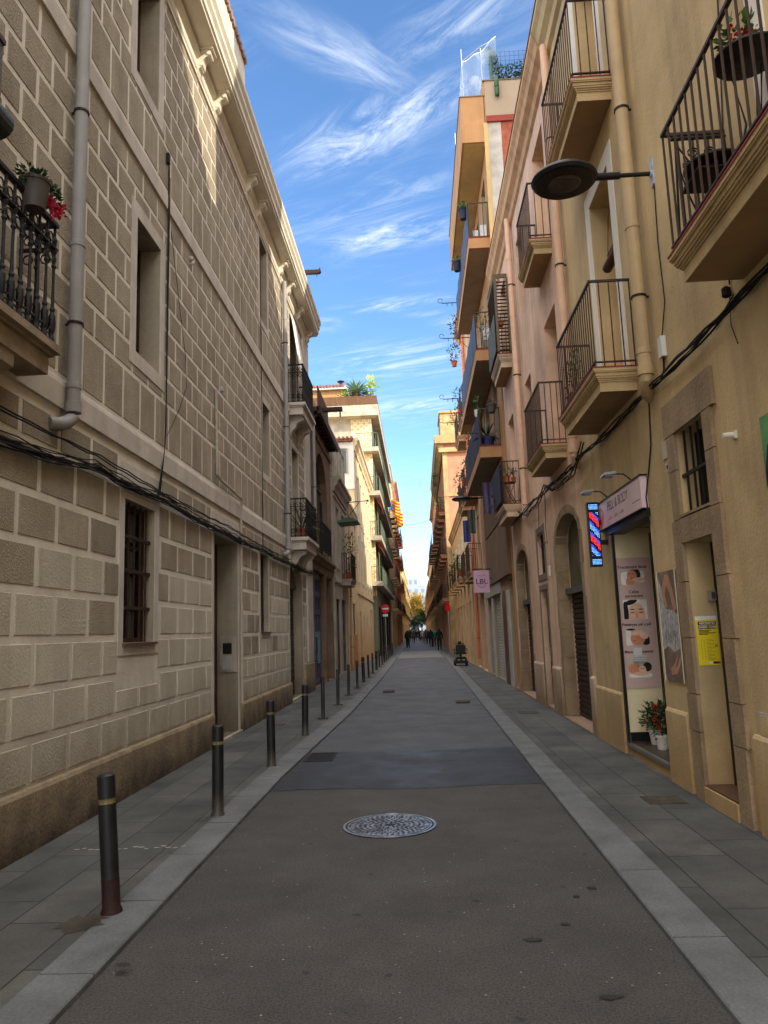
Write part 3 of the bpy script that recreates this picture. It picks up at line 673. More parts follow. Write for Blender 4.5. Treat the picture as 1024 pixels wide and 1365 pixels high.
for y in (8.9, 7.6, 10.4, 11.35, 13.7, 14.62, 17.2, 18.3, 19.9, 21.6):
    b = MB(FL); b.profy([(y-.11, 10.56), (y+.11, 10.56), (y+.11, 10.51), (y-.11, 10.51)], 0, .29)
    b.prof([(0, 10.51), (.24, 10.51), (.255, 10.47), (.23, 10.42), (.17, 10.39), (.13, 10.35), (.13, 10.28), (.10, 10.23), (.06, 10.20), (.03, 10.12), (0, 10.10)], y-.075, y+.075)
    b.lathe((.215, y, 10.455), [(.03, -.09), (.038, -.085), (.038, .085), (.03, .09)], 10, axis='y'); b.lathe((.10, y, 10.27), [(.02, -.085), (.028, -.08), (.028, .08), (.02, .085)], 10, axis='y')
    b.build('cornice_bracket', M_cream, L1)
b = MB(FL); b.box(.06, .38, -3.9, 12.1, 11.1, 11.72); b.build('roof_parapet', M_cream, L1)
b = MB(FL)
yy = 2.0
while yy < 12.1: b.lathe((.22, yy, 11.73), [(.075, -.2), (.075, .2)], 8, axis='x'); yy += .17
b.box(.04, .42, -3.8, 12.12, 11.71, 11.75); b.build('roof_tiles', mat('faded_pinkish_tile', (150, 118, 98), .85, .2, 8, .2, 40), L1)
# windows, doors and their plain painted bands
for h, w_ in ((hA, .17), (hB, .17), (hG, .13), (hG2, .12), (hW2, .14), (hW1, .14), (hN, .15), (hU, .12), (hM, .12)): surround(FL, L1, h, w_, .012)
surround(FL, L1, hD, .12, .012, sill=False, name='door_surround')
fill(FL, L1, hA, 'dark'); fill(FL, L1, hB, 'dark'); fill(FL, L1, hG, 'glass', M_timber); fill(FL, L1, hG2, 'glass', M_timber); fill(FL, L1, hW1, 'dark'); fill(FL, L1, hW2, 'shutter', mat('red_brown_shutter', (110, 58, 42), .6))
fill(FL, L1, hN, 'shutter', M_woodgn); fill(FL, L1, hU, 'dark'); fill(FL, L1, hM, 'shutter')
b = MB(FL)
for k in range(5): yy = hG['y0']+.1+k*.18; b.tube([(-.06, yy, 1.58), (-.06, yy, 3.1)], .011, 6)
for zz in (1.95, 2.35, 2.72): b.box(-.075, -.045, 7.84, 8.78, zz-.018, zz+.018)
b.build('window_bars', M_timber, L1)
for q in ((0.0, .05, hG['y0']-.02, hG['y1']+.02, 1.55, 1.578), (0, .05, hG2['y0']-.02, hG2['y1']+.02, 1.65, 1.678)): b = MB(FL); b.box(*q); b.build('window_sill', mat('glazed_brown_sill', (96, 70, 54), .5), L1)
d = fill(FL, L1, hD, 'door', mat('dark_red_door', (64, 26, 22), .5, .2, 5))
b = MB(FL); b.box(-.3, -.02, 12.9, 12.928, 1.02, 1.62); b.box(-.25, -.1, 12.885, 12.9, 1.32, 1.5, 1); b.box(-.25, -.1, 12.885, 12.9, 1.06, 1.28, 2); b.build('entry_panel', [M_concrete, M_dark, M_greyplastic], L1)
hr2 = dict(hR); hr2['z1'] = 2.78; fill(FL, L1, hr2, 'roller')
b = MB(FL); b.box(-.25, -.2, 18.2, 20.15, 2.78, 3.45); b.box(-.2, -.16, 18.2, 20.15, 2.78, 2.9); b.build('shutter_box', mat('faded_wood_panel', (112, 96, 76), .8, .2, 4), L1)
for q in ((.002, .09, 18.1, 20.25, -.05, .10), (.002, .06, 11.3, 13.0, -.05, .07)): b = MB(FL); b.box(*q); b.build('door_step', M_concrete, L1)
# balconies of this house
def ornate_rail(fc, y0, y1, out, z, h, name, parent, sp=.12):
    b = MB(fc); o = out-.045
    prof = [(.012, 0), (.018, .02), (.024, .05), (.014, .09), (.024, .12), (.03, .17), (.026, .23), (.014, .26), (.022, .28), (.014, .30), (.011, .5), (.012, .60), (.022, .62), (.013, .64), (.02, .68), (.012, .71), (.024, .74), (.013, .78), (.022, .83), (.012, .86), (.012, h)]
    P = [(r, zz*h/.95 if zz < h else h) for r, zz in prof]
    ys = []; n = max(2, round((y1-y0-.09)/sp))
    pos = [(o, y0+.045+(y1-y0-.09)*i/n) for i in range(n+1)]
    k = max(2, round(o/sp)); pos += [(o*i/k, y) for i in range(k) for y in (y0+.045, y1-.045)]
    for (oo, y) in pos: b.lathe((oo, y, z), P, 8)
    # scrolled rings between the balusters
    for (oa, ya), (ob, yb2) in [((p[0], p[1]), (q[0], q[1])) for p, q in zip(pos[:n], pos[1:n+1])]:
        cy = (ya+yb2)/2
        for zz, rr in ((z+.17*h, .045), (z+.72*h, .04), (z+.88*h, .038), (z+.06*h, .035)):
            pts = [(o, cy+rr*math.cos(a), zz+rr*math.sin(a)) for a in [2*math.pi*q/8 for q in range(9)]]; b.tube(pts, .007, 5)
    for i in range(k):
        for y in (y0+.045, y1-.045):
            oc = o*(i+.5)/k
            for zz, rr in ((z+.17*h, .045), (z+.72*h, .04), (z+.88*h, .038)):
                pts = [(oc+rr*math.cos(a), y, zz+rr*math.sin(a)) for a in [2*math.pi*q/8 for q in range(9)]]; b.tube(pts, .007, 5)
    for zz, t in ((z+h, .016), (z+.03, .012), (z+h*.8, .008)):
        b.box(o-.022, o+.022, y0+.02, y1-.02, zz-t, zz+t); b.box(0, o-.022, y0+.023, y0+.067, zz-t, zz+t); b.box(0, o-.022, y1-.067, y1-.023, zz-t, zz+t)
    return b.build(name, M_iron, parent)
def stone_balcony(fc, par, y0, y1, out, zb, zt, m, brackets=()):
    b = MB(fc); h = zt-zb
    b.box(0, out-.05, y0+.05, y1-.05, zb, zb+h*.62); b.box(0, out-.02, y0+.02, y1-.02, zb+h*.62, zb+h*.74); b.box(0, out+.02, y0-.02, y1+.02, zb+h*.74, zt)
    for yb_ in brackets:
        b.prof([(0, zb), (out*.8, zb), (out*.78, zb-.1), (out*.45, zb-.16), (out*.3, zb-.3), (out*.12, zb-.36), (0, zb-.5)], yb_-.09, yb_+.09)
    return b.build('balcony', m, par)
s = stone_balcony(FL, L1, 2.6, 5.60, .33, 3.66, 3.9, mat('stained_tan_stone', (142, 124, 100), .9, .25, 3, .4, 30, streak=.5), (5.0,))
ornate_rail(FL, 2.6, 5.62, .33, 3.9, 1.02, 'railing', s)
s = stone_balcony(FL, L1, 18.4, 20.3, .42, 7.08, 7.38, M_trim, (18.75, 19.9)); ornate_rail(FL, 18.4, 20.3, .42, 7.38, 1.0, 'railing', s)
s = stone_balcony(FL, L1, 18.4, 20.3, .44, 3.66, 3.96, M_trim, (18.75, 19.9)); ornate_rail(FL, 18.4, 20.3, .44, 3.96, .96, 'railing', s)
pipe(FL, L1, 6.38, 3.52, 10.1, .06, M_pipegrey, .1, elbow=1.2)
pipe(FL, L1, 17.55, 3.5, 10.2, .055, M_pipegrey, .1, elbow=1)
b = MB(FL); b.tube([(.03, 13.08, .02), (.03, 13.08, 3.72), (.07, 12.98, 3.97), (.07, 11.6, 4.03), (.03, 11.5, 4.1), (.03, 11.42, 5.45)], .024, 8); b.build('conduit', mat('cream_painted_conduit', (176, 166, 146), .6, .15, 9, .1, 40, streak=.3), L1, smooth=True)
b = MB(FL); b.box(.1, .15, 11.38, 11.46, 5.42, 5.5); b.build('conduit_cap', M_greyplastic, L1)
b = MB(FL); b.box(-.3, .66, 20.0, 20.12, 11.62, 11.72); b.prof([(.66, 11.62), (.72, 11.66), (.70, 11.78), (.66, 11.72)], 20.0, 20.12); b.tube([(.6, 20.06, 11.62), (.6, 20.06, 11.52)], .01, 5)
b.build('roof_beam', M_timber, L1)
for q in ((.012, .02, 7.74, 8.9, 3.18, 3.48), (.012, .02, 11.25, 13.0, 3.24, 3.5)): b = MB(FL); b.box(*q); b.build('plaster_panel', M_trim, L1)
# draped cloth over upper balcony door
b = MB(FL)
for k in range(10):
    y0 = 18.72+.11*k; q = .03*math.sin(k*1.9); q2 = .03*math.sin((k+1)*1.9)
    b.face([(.05, y0, 9.95), (.05, y0+.11, 9.95), (.28+q2, y0+.11, 8.3), (.28+q, y0, 8.3)])
tag(b.build('awning_cloth', M_whiteplast), 'pale hanging awning cloth over the upper balcony at the far end of the block-patterned house', 'awning')
# curved dark blind at the left picture edge
t = thing('rolled_blind', 'dark green slatted blind rolled up over a window box at the top left', 'blind', (-2.9, 4.5, 5.1))
b = MB(FL); b.lathe((.22, 4.5, 5.27), [(.10, -.62), (.115, -.61), (.115, .33), (.10, .34)], 18, axis='y'); b.build('roll', mat('dark_green_slats', (44, 50, 44), .5, .35, 40, .3, 90), t)
b = MB(FL); b.box(.18, .22, 3.6, 4.84, 5.38, 5.95); b.box(.21, .235, 3.6, 4.85, 5.93, 5.97, 1); b.build('mesh_panel', [mat('grey_mesh', (96, 92, 86), .8, .2, 60, .5, 120), M_ironbr], t)

# planter with pink flowers hooked on the near left balcony
t = thing('planter_tub', 'round grey planter of pink flowers hung on the ornate iron balcony at the left edge', 'planter', (-2.73, 4.95, 4.9))
b = MB(); x, y, z = -2.74, 5.14, 4.80
b.lathe((x, y, z), [(.075, 0), (.105, .20), (.112, .202), (.116, .225), (.10, .225), (.095, .2), (.01, .195)], 24)
b.build('tub', M_potgrey, t, smooth=True)
b = MB(); foliage(b, (x, y-.03, z+.24), (.11, .14, .05), 140, .05); foliage(b, (x+.06, y+.13, z+.17), (.07, .08, .08), 110, .05); b.build('leaves', M_leafdk, t)
b = MB()
for p in ((.08, .12, .10), (.07, .16, .06), (.09, .20, .07), (.06, .09, .12), (.08, .24, .14)):
    for _ in range(22): b.leaf((x+p[0]+random.uniform(-.025, .025), y+p[1]+random.uniform(-.025, .025), z+p[2]+random.uniform(-.025, .025)), .035, .03, [random.uniform(-1, 1) for _ in range(3)], (0, .2, 1))
b.build('flowers', M_flpink, t)

# cables along the left wall
def cables(fc, pts, n, sp, label, r=.0062, sag=.03, name='cable_bundle', seedv=1, group=None):
    rn = random.Random(seedv); b = MB(fc)
    for k in range(n):
        dz = rn.uniform(-sp, sp); do = rn.uniform(0, .05); P = []
        ph = rn.uniform(0, 6)
        for i in range(len(pts)-1):
            a, c = pts[i], pts[i+1]; m = max(2, int(math.dist(a, c)/.22))
            for q in range(m):
                t = q/m; w = dz*(.5+.5*math.sin(ph+(a[1]+(c[1]-a[1])*t)*2.6))+.008*math.sin(ph*3+(a[1]+(c[1]-a[1])*t)*9)
                P.append((a[0]+do+(c[0]-a[0])*t, a[1]+(c[1]-a[1])*t, a[2]+(c[2]-a[2])*t+w-sag*math.sin(math.pi*t)*rn.uniform(.7, 1.3)))
        P.append((pts[-1][0]+do, pts[-1][1], pts[-1][2]+dz*.4)); b.tube(P, r*rn.uniform(.7, 1.25), 6)
    return tag(b.build(name, M_cable, smooth=True), label, 'cables', group)
cables(FL, [(.03, 1.5, 3.08), (.03, 5.3, 3.10), (.03, 7.0, 3.25), (.03, 8.9, 3.27), (.03, 11.8, 3.24), (.03, 15, 3.28), (.03, 18, 3.27), (.03, 21.9, 3.34)], 20, .07, 'thick bundle of black cables sagging along the left wall above the ground floor openings')
cables(FL, [(.05, 3.0, 3.34), (.05, 7.0, 3.36), (.05, 12.0, 3.36), (.05, 17.9, 3.36)], 2, .01, 'thin grey cable pair clipped just above the thick bundle on the left wall', .008)
b = MB(FL)
for k in range(4): b.tube([(.035+.01*(k % 2), 9.06+.015*k, 7.9-.1*k), (.035, 9.05+.02*k, 6.5), (.035, 9.04+.012*k, 5.1), (.05, 8.99+.01*k, 4.2), (.06, 8.93, 3.85), (.04, 8.85-.03*k, 3.3)], .005, 6)
b.box(.01, .05, 9.03, 9.09, 7.78, 7.92)
tag(b.build('vertical_cables', M_cable), 'vertical black cables running down the left wall beside the upper windows', 'cables')
b = MB(FL); b.tube([(.03, 9.2, 6.9), (.03, 9.5, 6.2), (.03, 9.85, 5.4), (.03, 9.9, 5.0), (.03, 9.6, 4.6), (.03, 9.1, 4.1)], .004, 5); tag(b.build('loose_wire', M_cable), 'thin loose wire curving across the brown blocks of the left wall', 'wire')
b = MB(FL); b.tube([(.02, 15.02, 10.0), (.02, 15.04, 6.8), (.02, 15.0, 3.3)], .008, 5); tag(b.build('wall_cable', M_cable), 'black cable running straight down between the two far left windows', 'cable')
b = MB(FL); b.ball((.03, 10.1, 6.98), .035); b.tube([(0, 10.1, 6.9), (.05, 10.1, 6.9), (.06, 10.15, 6.97)], .015, 6); tag(b.build('wall_hook', M_trim), 'small pale wall hook on the left facade', 'hook')

# ------------------------------------------------ generic building furniture
def simple_building(name, label, side, XA, y0, y1, z1, mw, cols, floors, gf=(), cornice=(.3, .35), mc=None, deep=7, win='glass', ww=.9, bal=(), balm=None, rail=None, d=.2, mrev=1, ww_sur=None, fm=None, glassdoor=None, railh=1.0, out=.5):
    """cols: y centres; floors: list of (z0,z1); gf: list of (y0,y1,z0,z1,kind,material,arch)"""
    fc = Fc(side, XA); t = thing(name, label, 'building', (side*XA, (y0+y1)/2, 0)); hs = []
    for (a, c) in floors:
        for y in cols: hs.append(H(y-ww/2, y+ww/2, a, c, d, kind=win))
    for q in gf: hs.append(H(q[0], q[1], max(.045, q[2]), q[3], .22, kind=q[4], m=q[5] if len(q) > 5 else None, arch=q[6] if len(q) > 6 else 0))
    wall(fc, y0+.004, y1-.004, z1, hs, deep=deep).build('wall', [mw, mw], t)
    for h in hs:
        fill(fc, t, h, h['kind'], h['m'] or fm)
        if ww_sur and h in hs[:len(floors)*len(cols)]: surround(fc, t, h, .1, .03, ww_sur)
    if cornice:
        o, hh = cornice; b = MB(fc); b.prof([(0, z1-hh), (o*.25, z1-hh), (o*.3, z1-hh*.7), (o*.65, z1-hh*.5), (o*.7, z1-hh*.25), (o, z1-hh*.15), (o, z1+.03), (0, z1+.04)], y0, y1); b.build('cornice', mc or mw, t)
    for (ya, yb, zb) in bal: balcony(fc, t, ya, yb, out, zb, zb+.22, zb+.22+railh, balm or mw, mrail=rail or M_iron, sp=.14 if y0 < 60 else .25, r=.009, mid=False)
    return t, fc

# -------------------------------------------------- LEFT 2: brown arched house
L2, f2 = simple_building('brown_arched_house', 'low dark brown house on the left with a tall arched window and dark wooden eaves', -1, 3.05, 22, 27.2, 8.3, M_dkplaster, [], [],
    [(22.2, 24.9, .05, 3.5, 'dark'), (25.35, 26.95, .05, 3.5, 'door', mat('purple_brown_door', (52, 40, 54), .6)), (22.9, 26.1, 4.1, 7.45, 'glass', M_iron, 1.5)], cornice=None)
b = MB(f2)
b.box(-.1, .30, 21.95, 27.0, 8.2, 8.34); b.box(.26, .36, 21.95, 27.0, 8.12, 8.36)
for k in range(12): b.box(0, .26, 22.1+.42*k, 22.2+.42*k, 8.08, 8.2)
b.box(-.2, .95, 22.5, 22.66, 8.34, 8.46); b.box(.86, .90, 22.55, 22.6, 8.16, 8.34)
b.build('eaves', M_timber, L2)
for q in ([(0, 3.75), (.05, 3.75), (.08, 3.85), (.16, 3.9), (.16, 3.98), (0, 4.0)], [(0, 7.72), (.05, 7.72), (.07, 7.82), (0, 7.84)]): b = MB(f2); b.prof(q, 22.02, 27.15); b.build('string_course', M_dkplaster, L2)
b = MB(f2)
for (a, c) in ((22.22, 23.5), (23.56, 24.88)):
    for k in range(3): b.box(-.21, -.15, a+.02+k*(c-a-.1)/2, a+.1+k*(c-a-.1)/2, .06, 3.48)
    for zz in (.06, .8, 1.55, 2.2, 2.75, 3.3): b.box(-.21, -.145, a, c, zz, zz+.16)
g_ = b.build('timber_gate', mat('graffitied_gate_paint', (62, 62, 92), .6, .3, 2.5, .1, 40, rgb2=(92, 88, 98)), L2)
b = MB(f2); b.box(-.144, -.138, 22.5, 24.6, 1.5, 1.66); b.box(-.144, -.138, 22.7, 23.3, 1.1, 2.0); b.box(-.144, -.138, 23.8, 24.5, .7, 1.5); b.build('graffiti', mat('teal_spray_paint', (48, 104, 124), .6, .4, 6, 0, rgb2=(120, 160, 168)), L2)
b = MB(f2); b.box(.25, .28, 22.02, 24.6, 8.36, 9.0)
b.build('reed_screen', M_reed, L2)
b = MB(f2); b.box(-2, -.05, 22.3, 24.9, 8.34, 9.0); b.box(-2, .1, 24.9, 27.1, 8.34, 8.9); b.build('terrace_parapet', M_concrete, L2)
railing_mb(f2, 22.03, 24.2, .36, 4.0, .85, .11, .009).build('railing', M_iron, L2)
pipe(f2, L2, 22.15, 5.0, 8.1, .05, M_pipegrey, .1)
# ---------------------------------------------------- LEFT 3 and 3b
L3, f3 = simple_building('grey_corniced_house', 'grey two storey left house with heavy cornice, roof parapet and planted balcony', -1, 2.98, 27.2, 32, 7.25, M_grey, [28.5, 30.6], [(4.05, 6.3)],
    [(27.7, 28.9, .1, 2.85, 'bars', M_iron), (29.7, 31.2, .1, 2.9, 'bars', M_iron)], cornice=(.30, .5), bal=[], ww=.95, ww_sur=M_grey)
b = MB(f3); b.box(-.3, 0.02, 27.3, 31.9, 7.3, 8.9); b.box(-.32, .06, 27.3, 31.9, 8.9, 9.0)
for y in (27.6, 28.9, 30.2, 31.5): b.box(.02, .05, y, y+.3, 7.3, 8.9)
b.build('roof_parapet', M_concrete, L3)
for q, c in (([(0, 6.55), (.05, 6.58), (.05, 6.66), (0, 6.7)], 31.95), ([(0, 3.4), (.06, 3.44), (.06, 3.55), (0, 3.6)], 29.7)): b = MB(f3); b.prof(q, 27.25, c); b.build('string_course', M_grey, L3)
balcony(f3, L3, 29.9, 31.9, .42, 3.45, 3.7, 4.72, M_grey, mrail=M_iron, sp=.1, r=.011, mid=False)
L3b, f3b = simple_building('small_yellow_house', 'small sunlit yellow house on the left squeezed beside the grey corniced house', -1, 2.93, 32, 35.8, 7.0, M_palecream, [33.2, 34.8], [(4.0, 6.2)],
    [(32.4, 33.3, .1, 2.8, 'door'), (34.1, 35.2, .8, 2.9, 'bars', M_iron)], cornice=(.22, .4), ww=.85)
pipe(f3b, L3b, 32.1, .1, 7.0, .05, M_pipeochre, .09)
b = MB(f3b); b.box(0, .02, 32.02, 35.78, 0, 1.5); b.build('dado', mat('tan_dado_paint', (168, 116, 78), .85, .15, 2), L3b)
# ---------------------------------------------------- LEFT 4: tall cream house
L4, f4 = simple_building('tall_cream_house', 'tall sunlit cream house on the left with a long moulded cornice and plain pilasters', -1, 2.86, 35.8, 48, 10.9, M_palecream, [37.4, 39.6, 41.8, 44.0, 46.2], [(4.1, 6.3), (7.1, 9.3)],
    [(37.0, 38.0, .1, 2.6, 'door'), (39.4, 40.0, 1.2, 2.4, 'bars'), (41.6, 42.2, 1.2, 2.4, 'bars'), (45, 46.6, .1, 2.9, 'roller')], cornice=(.28, .6), ww=.85, ww_sur=M_cream)
b = MB(f4)
for y in (36.0, 38.4, 40.6, 42.8, 45.0, 47.2): b.box(0, .05, y, y+.28, 3.6, 10.25)
b.box(0, .06, 35.82, 47.98, 3.4, 3.55); b.build('pilasters', M_palecream, L4)
b = MB(); b.box(-5.5, -2.84, 35.76, 35.80, 8.4, 10.7); b.build('side_render', M_whiteplast, L4)
b = MB(); b.box(-4.6, -2.9, 35.55, 35.74, 10.72, 10.86)
for k in range(9): b.lathe((-4.5+.2*k, 35.6, 10.86), [(.07, -.15), (.07, .15)], 8, axis='y')
b.build('tile_coping', M_tile, L4)
b = MB(); b.box(-3.75, -3.2, 35.70, 35.76, 9.2, 10.3); w_ = b.build('window', M_glass, L4)
b = MB(); b.box(-3.8, -3.75, 35.68, 35.76, 9.15, 10.35); b.box(-3.2, -3.15, 35.68, 35.76, 9.15, 10.35); b.box(-3.8, -3.15, 35.68, 35.76, 10.35, 10.4); b.build('frame', M_grey, w_)
# ---------------------------------------------------- LEFT 5: apartment block
L5 = thing('tiled_apartment_block', 'tall apartment block on the left with a circle-patterned side wall and a planted roof terrace', 'building', (-2.6, 59, 0)); f5 = Fc(-1, 2.6)
hs = []
for zf in (4.6, 7.45, 10.3, 13.15):
    for y in (50.2, 53.4, 56.6, 59.8, 63.0, 66.2): hs.append(H(y, y+1.5, zf+.05, zf+2.3, .25))
hs += [H(49.5, 52, .05, 3.2, .3), H(53, 56, .05, 3.2, .3), H(57, 58.2, .05, 3, .3), H(59.5, 63, .05, 3.2, .3), H(64.2, 67, .05, 3.2, .3)]
M_greenish = mat('olive_grey_tiles', (104, 108, 88), .7, .12, 2, .1, 60)
wall(f5, 48.0, 70, 16.0, hs, deep=10).build('wall', [M_greenish, M_dark], L5)
for h in hs[:24]: fill(f5, L5, h, 'glass', M_woodgn)
for h in hs[24:]: fill(f5, L5, h, 'roller')
def ring_tile_mat():
    m = bpy.data.materials.new('circle_pattern_tiles'); m.use_nodes = True; nt = m.node_tree; N = nt.nodes; L = nt.links; p = N['Principled BSDF']; p.inputs['Roughness'].default_value = .7
    g = N.new('ShaderNodeNewGeometry'); s = N.new('ShaderNodeSeparateXYZ'); L.new(g.outputs['Position'], s.inputs[0])
    def fr(sock):
        a = N.new('ShaderNodeMath'); a.operation = 'MULTIPLY'; a.inputs[1].default_value = 2.6; L.new(sock, a.inputs[0])
        f = N.new('ShaderNodeMath'); f.operation = 'FRACT'; L.new(a.outputs[0], f.inputs[0])
        q = N.new('ShaderNodeMath'); q.operation = 'SUBTRACT'; q.inputs[1].default_value = .5; L.new(f.outputs[0], q.inputs[0]); return q.outputs[0]
    c = N.new('ShaderNodeCombineXYZ'); L.new(fr(s.outputs[0]), c.inputs[0]); L.new(fr(s.outputs[2]), c.inputs[1])
    l = N.new('ShaderNodeVectorMath'); l.operation = 'LENGTH'; L.new(c.outputs[0], l.inputs[0])
    r = N.new('ShaderNodeValToRGB'); L.new(l.outputs['Value'], r.inputs[0]); e = r.color_ramp.elements
    e[0].position = 0; e[0].color = lin(206, 178, 130); e[1].position = .30; e[1].color = lin(206, 178, 130)
    for po, co in ((.33, (236, 222, 192)), (.43, (236, 222, 192)), (.46, (198, 168, 118))): q = r.color_ramp.elements.new(po); q.color = lin(*co)
    L.new(r.outputs[0], p.inputs['Base Color']); return m
b = MB(); b.box(-3.95, -2.598, 47.95, 47.995, 3.8, 15.3); b.build('patterned_side_panel', ring_tile_mat(), L5)
b = MB(); b.box(-8.0, -3.97, 47.93, 47.995, 8, 15.3); b.build('side_render', M_concrete, L5)
for zf in (4.4, 7.25, 10.1, 12.95):
    s = MB(f5); s.box(-1.0, .45, 47.1, 69.6, zf, zf+.28); s = s.build('balcony', M_concrete, L5)
    r_ = MB(f5)
    for k in range(12): r_.tube([(-1.0+.13*k, 47.15, zf+.28), (-1.0+.13*k, 47.15, zf+1.2)], .012, 5)
    for k in range(110): r_.tube([(.42, 47.15+.2*k, zf+.28), (.42, 47.15+.2*k, zf+1.2)], .012, 5)
    r_.box(.40, .44, 47.13, 69.2, zf+1.18, zf+1.22); r_.box(-1, .44, 47.13, 47.17, zf+1.18, zf+1.22); r_.build('railing', M_woodgn, s)
b = MB(f5); b.box(-6.5, .5, 47.1, 70.2, 15.3, 16.0); b.build('terrace_slab', M_concrete, L5)
b = MB(f5); b.box(-6.4, .44, 47.15, 47.22, 16.0, 16.62); b.box(.38, .44, 47.22, 69, 16.0, 16.62); b.build('reed_screen', M_reed, L5)
b = MB(f5); b.box(-7, -1.9, 50, 60, 16.0, 18.0); b.build('roof_house', M_reedlt, L5)
b = MB(f5); b.box(-7.1, -1.7, 49.7, 60.2, 18.0, 18.2)
b.build('roof_house_slab', M_cream, L5)
b = MB(f5)
for k in range(24): b.lathe((-7.0+.22*k, 50, 18.22), [(.1, -.4), (.1, .4)], 8, axis='y')
b.build('roof_tiles', M_tile, L5)
b = MB(); b.lathe((-4.7, 50, 18.2), [(.12, 0), (.12, .35), (.25, .36), (.25, .42), (.02, .5)], 10); b.build('chimney', M_iron, L5)
for k, (yy, zf, c) in enumerate([(47.6, 10.1, M_redband), (47.6, 7.25, M_redband)]):
    b = MB(f5); b.prof([(.1, zf+0.0), (.46, zf-.55), (.46, zf-.62), (.1, zf-.05)], 48.3, 51.5); tag(b.build('awning', c), ['dark red awning under the middle balcony of the tiled apartment block', 'dark red awning under the lower balcony of the tiled apartment block'][k], 'awning')

# ---------------------------------------------------- farther left
def grid_building(name, label, side, XA, y0, y1, z1, mw, pitch=3.0, fl=2.9, balcony_out=.5, deep=9, mrail=None, top=0, skip=0, gfk='roller', bw=2.0):
    nf = int((z1-3.6)/fl); floors = [(3.7+fl*k, 3.7+fl*k+2.1) for k in range(nf)]
    n = max(1, int((y1-y0)/pitch)); cols = [y0+(y1-y0)*(k+.5)/n for k in range(n)]
    gf = [(c-1.0, c+1.0, .05, 2.9, gfk) for c in cols]
    bal = [(c-bw/2, c+bw/2, z-.25) for (z, _) in floors for i, c in enumerate(cols) if not (skip and (i+int(z)) % skip == 0)]
    return simple_building(name, label, side, XA, y0, y1, z1, mw, cols, floors, gf, bal=bal, out=balcony_out, rail=mrail or M_iron, ww=1.1, fm=M_woodgn, deep=deep)
L6, f6 = grid_building('pale_flag_house', 'pale yellow apartment house hung with striped flags, beyond the tiled block', -1, 2.45, 70, 84, 17.2, M_palecream, balcony_out=.55)
L7, f7 = grid_building('red_brick_apartment_house', 'narrow orange red brick apartment house far down the left side', -1, 2.25, 84, 100, 18.2, mat('orange_red_brick', (168, 104, 80), .85, .15, 2), balcony_out=.5)
L8, f8 = grid_building('long_sunlit_terrace', 'long sunlit yellow row of flats near the far end on the left', -1, 2.9, 122, 200, 13.5, mat('sunny_yellow_plaster', (222, 190, 120), .9, .14, .5), pitch=4.5, balcony_out=.6)
L9, f9 = grid_building('buff_corner_house', 'buff house with shadowed balconies just behind the red brick flats', -1, 2.6, 100, 122, 11, mat('buff_plaster', (206, 172, 116), .9, .14, .6), pitch=4, balcony_out=.6)
L10, f10 = grid_building('last_left_flats', 'last small block of flats on the left before the trees', -1, 3.3, 200, 270, 13.5, mat('dusty_yellow_plaster', (210, 178, 120), .9, .14, .5), pitch=7, balcony_out=.6)

# ======================================================= RIGHT: OCHRE HOUSE
FR = Fc(1, 2.46)
R0 = thing('ochre_house', 'ochre plastered house at the right with moulded balconies, stone framed door and a beauty parlour', 'house', (2.46, 5, 0))
hDo = H(6.33, 7.05, .17, 2.30, .22); hSw = H(6.30, 7.02, 2.56, 3.32, .17); hSh = H(8.05, 9.66, .17, 2.78, .95)
hWw = H(8.45, 9.42, 4.36, 7.0, .33); hWt = H(8.45, 9.42, 7.85, 10.2, .33); hBd = H(3.7, 4.62, 4.32, 7.0, .25)
HR0 = [hDo, hSw, hSh, hWw, hWt, hBd]
wall(FR, -4, 11.12, 10.86, HR0, deep=7).build('wall', [M_ochre, M_ochre], R0)
for a, c in ((-3.9, 5.97), (7.40, 8.0), (9.72, 11.1)): b = MB(FR); b.prof([(0, -.2), (.03, -.2), (.03, .72), (.015, .745), (0, .75)], a, c); b.build('plinth', M_ochre, R0)
# stone door frame with the barred window above
b = MB(FR); g = .004
zz = [.02, .62, .95, 1.45, 1.95, 2.52]
for k in range(5):
    e = .03*(k % 2)
    b.box(0, .035, 7.05, 7.27+e, zz[k]+g, zz[k+1]-g); b.box(0, .035, 6.10-e, 6.33, zz[k]+g, zz[k+1]-g)
b.box(0, .035, 6.33+g, 7.05-g, 2.30, 2.52)
for a, c in ((2.52, 2.98), (2.98, 3.32)): b.box(0, .035, 7.02, 7.22, a+g, c-g); b.box(0, .035, 6.12, 6.30, a+g, c-g)
b.box(0, .037, 6.05, 7.27, 3.32+g, 3.64)
b.box(0, .037, 6.30, 7.02, 2.535, 2.557)
b.build('stone_door_frame', M_stone, R0)
d_ = fill(FR, R0, hDo, 'door', mat('near_black_door', (22, 16, 14), .5, .1))
b = MB(FR); b.box(.0, .05, 6.34, 7.04, .02, .165); b.build('door_step', M_ochre, R0)
b = MB(FR); b.box(-.2, .03, 6.335, 7.045, .166, .182); b.build('threshold_slab', mat('brown_tile_threshold', (92, 66, 48), .5, .2, 8), R0)
b = MB(FR); b.box(-.20, -.165, 6.3, 7.02, 2.56, 3.32); w_ = b.build('window', M_dark, R0)
b = MB(FR)
for k in range(4): b.tube([(-.03, 6.4+.17*k, 2.56), (-.03, 6.4+.17*k, 3.32)], .012, 6)
b.box(-.04, -.015, 6.3, 7.02, 2.90, 2.93); b.build('window_bars', M_iron, R0)
# white framed tall window and the one above
for h in (hWw, hWt): surround(FR, R0, h, .20, .012, M_whiteplast, sill=False); fill(FR, R0, h, 'shutter', mat('cream_shutter', (196, 170, 126), .6, .1, 4))
surround(FR, R0, hBd, .22, .012, M_whiteplast, sill=False); fill(FR, R0, hBd, 'shutter', mat('cream_shutter', (196, 170, 126)))
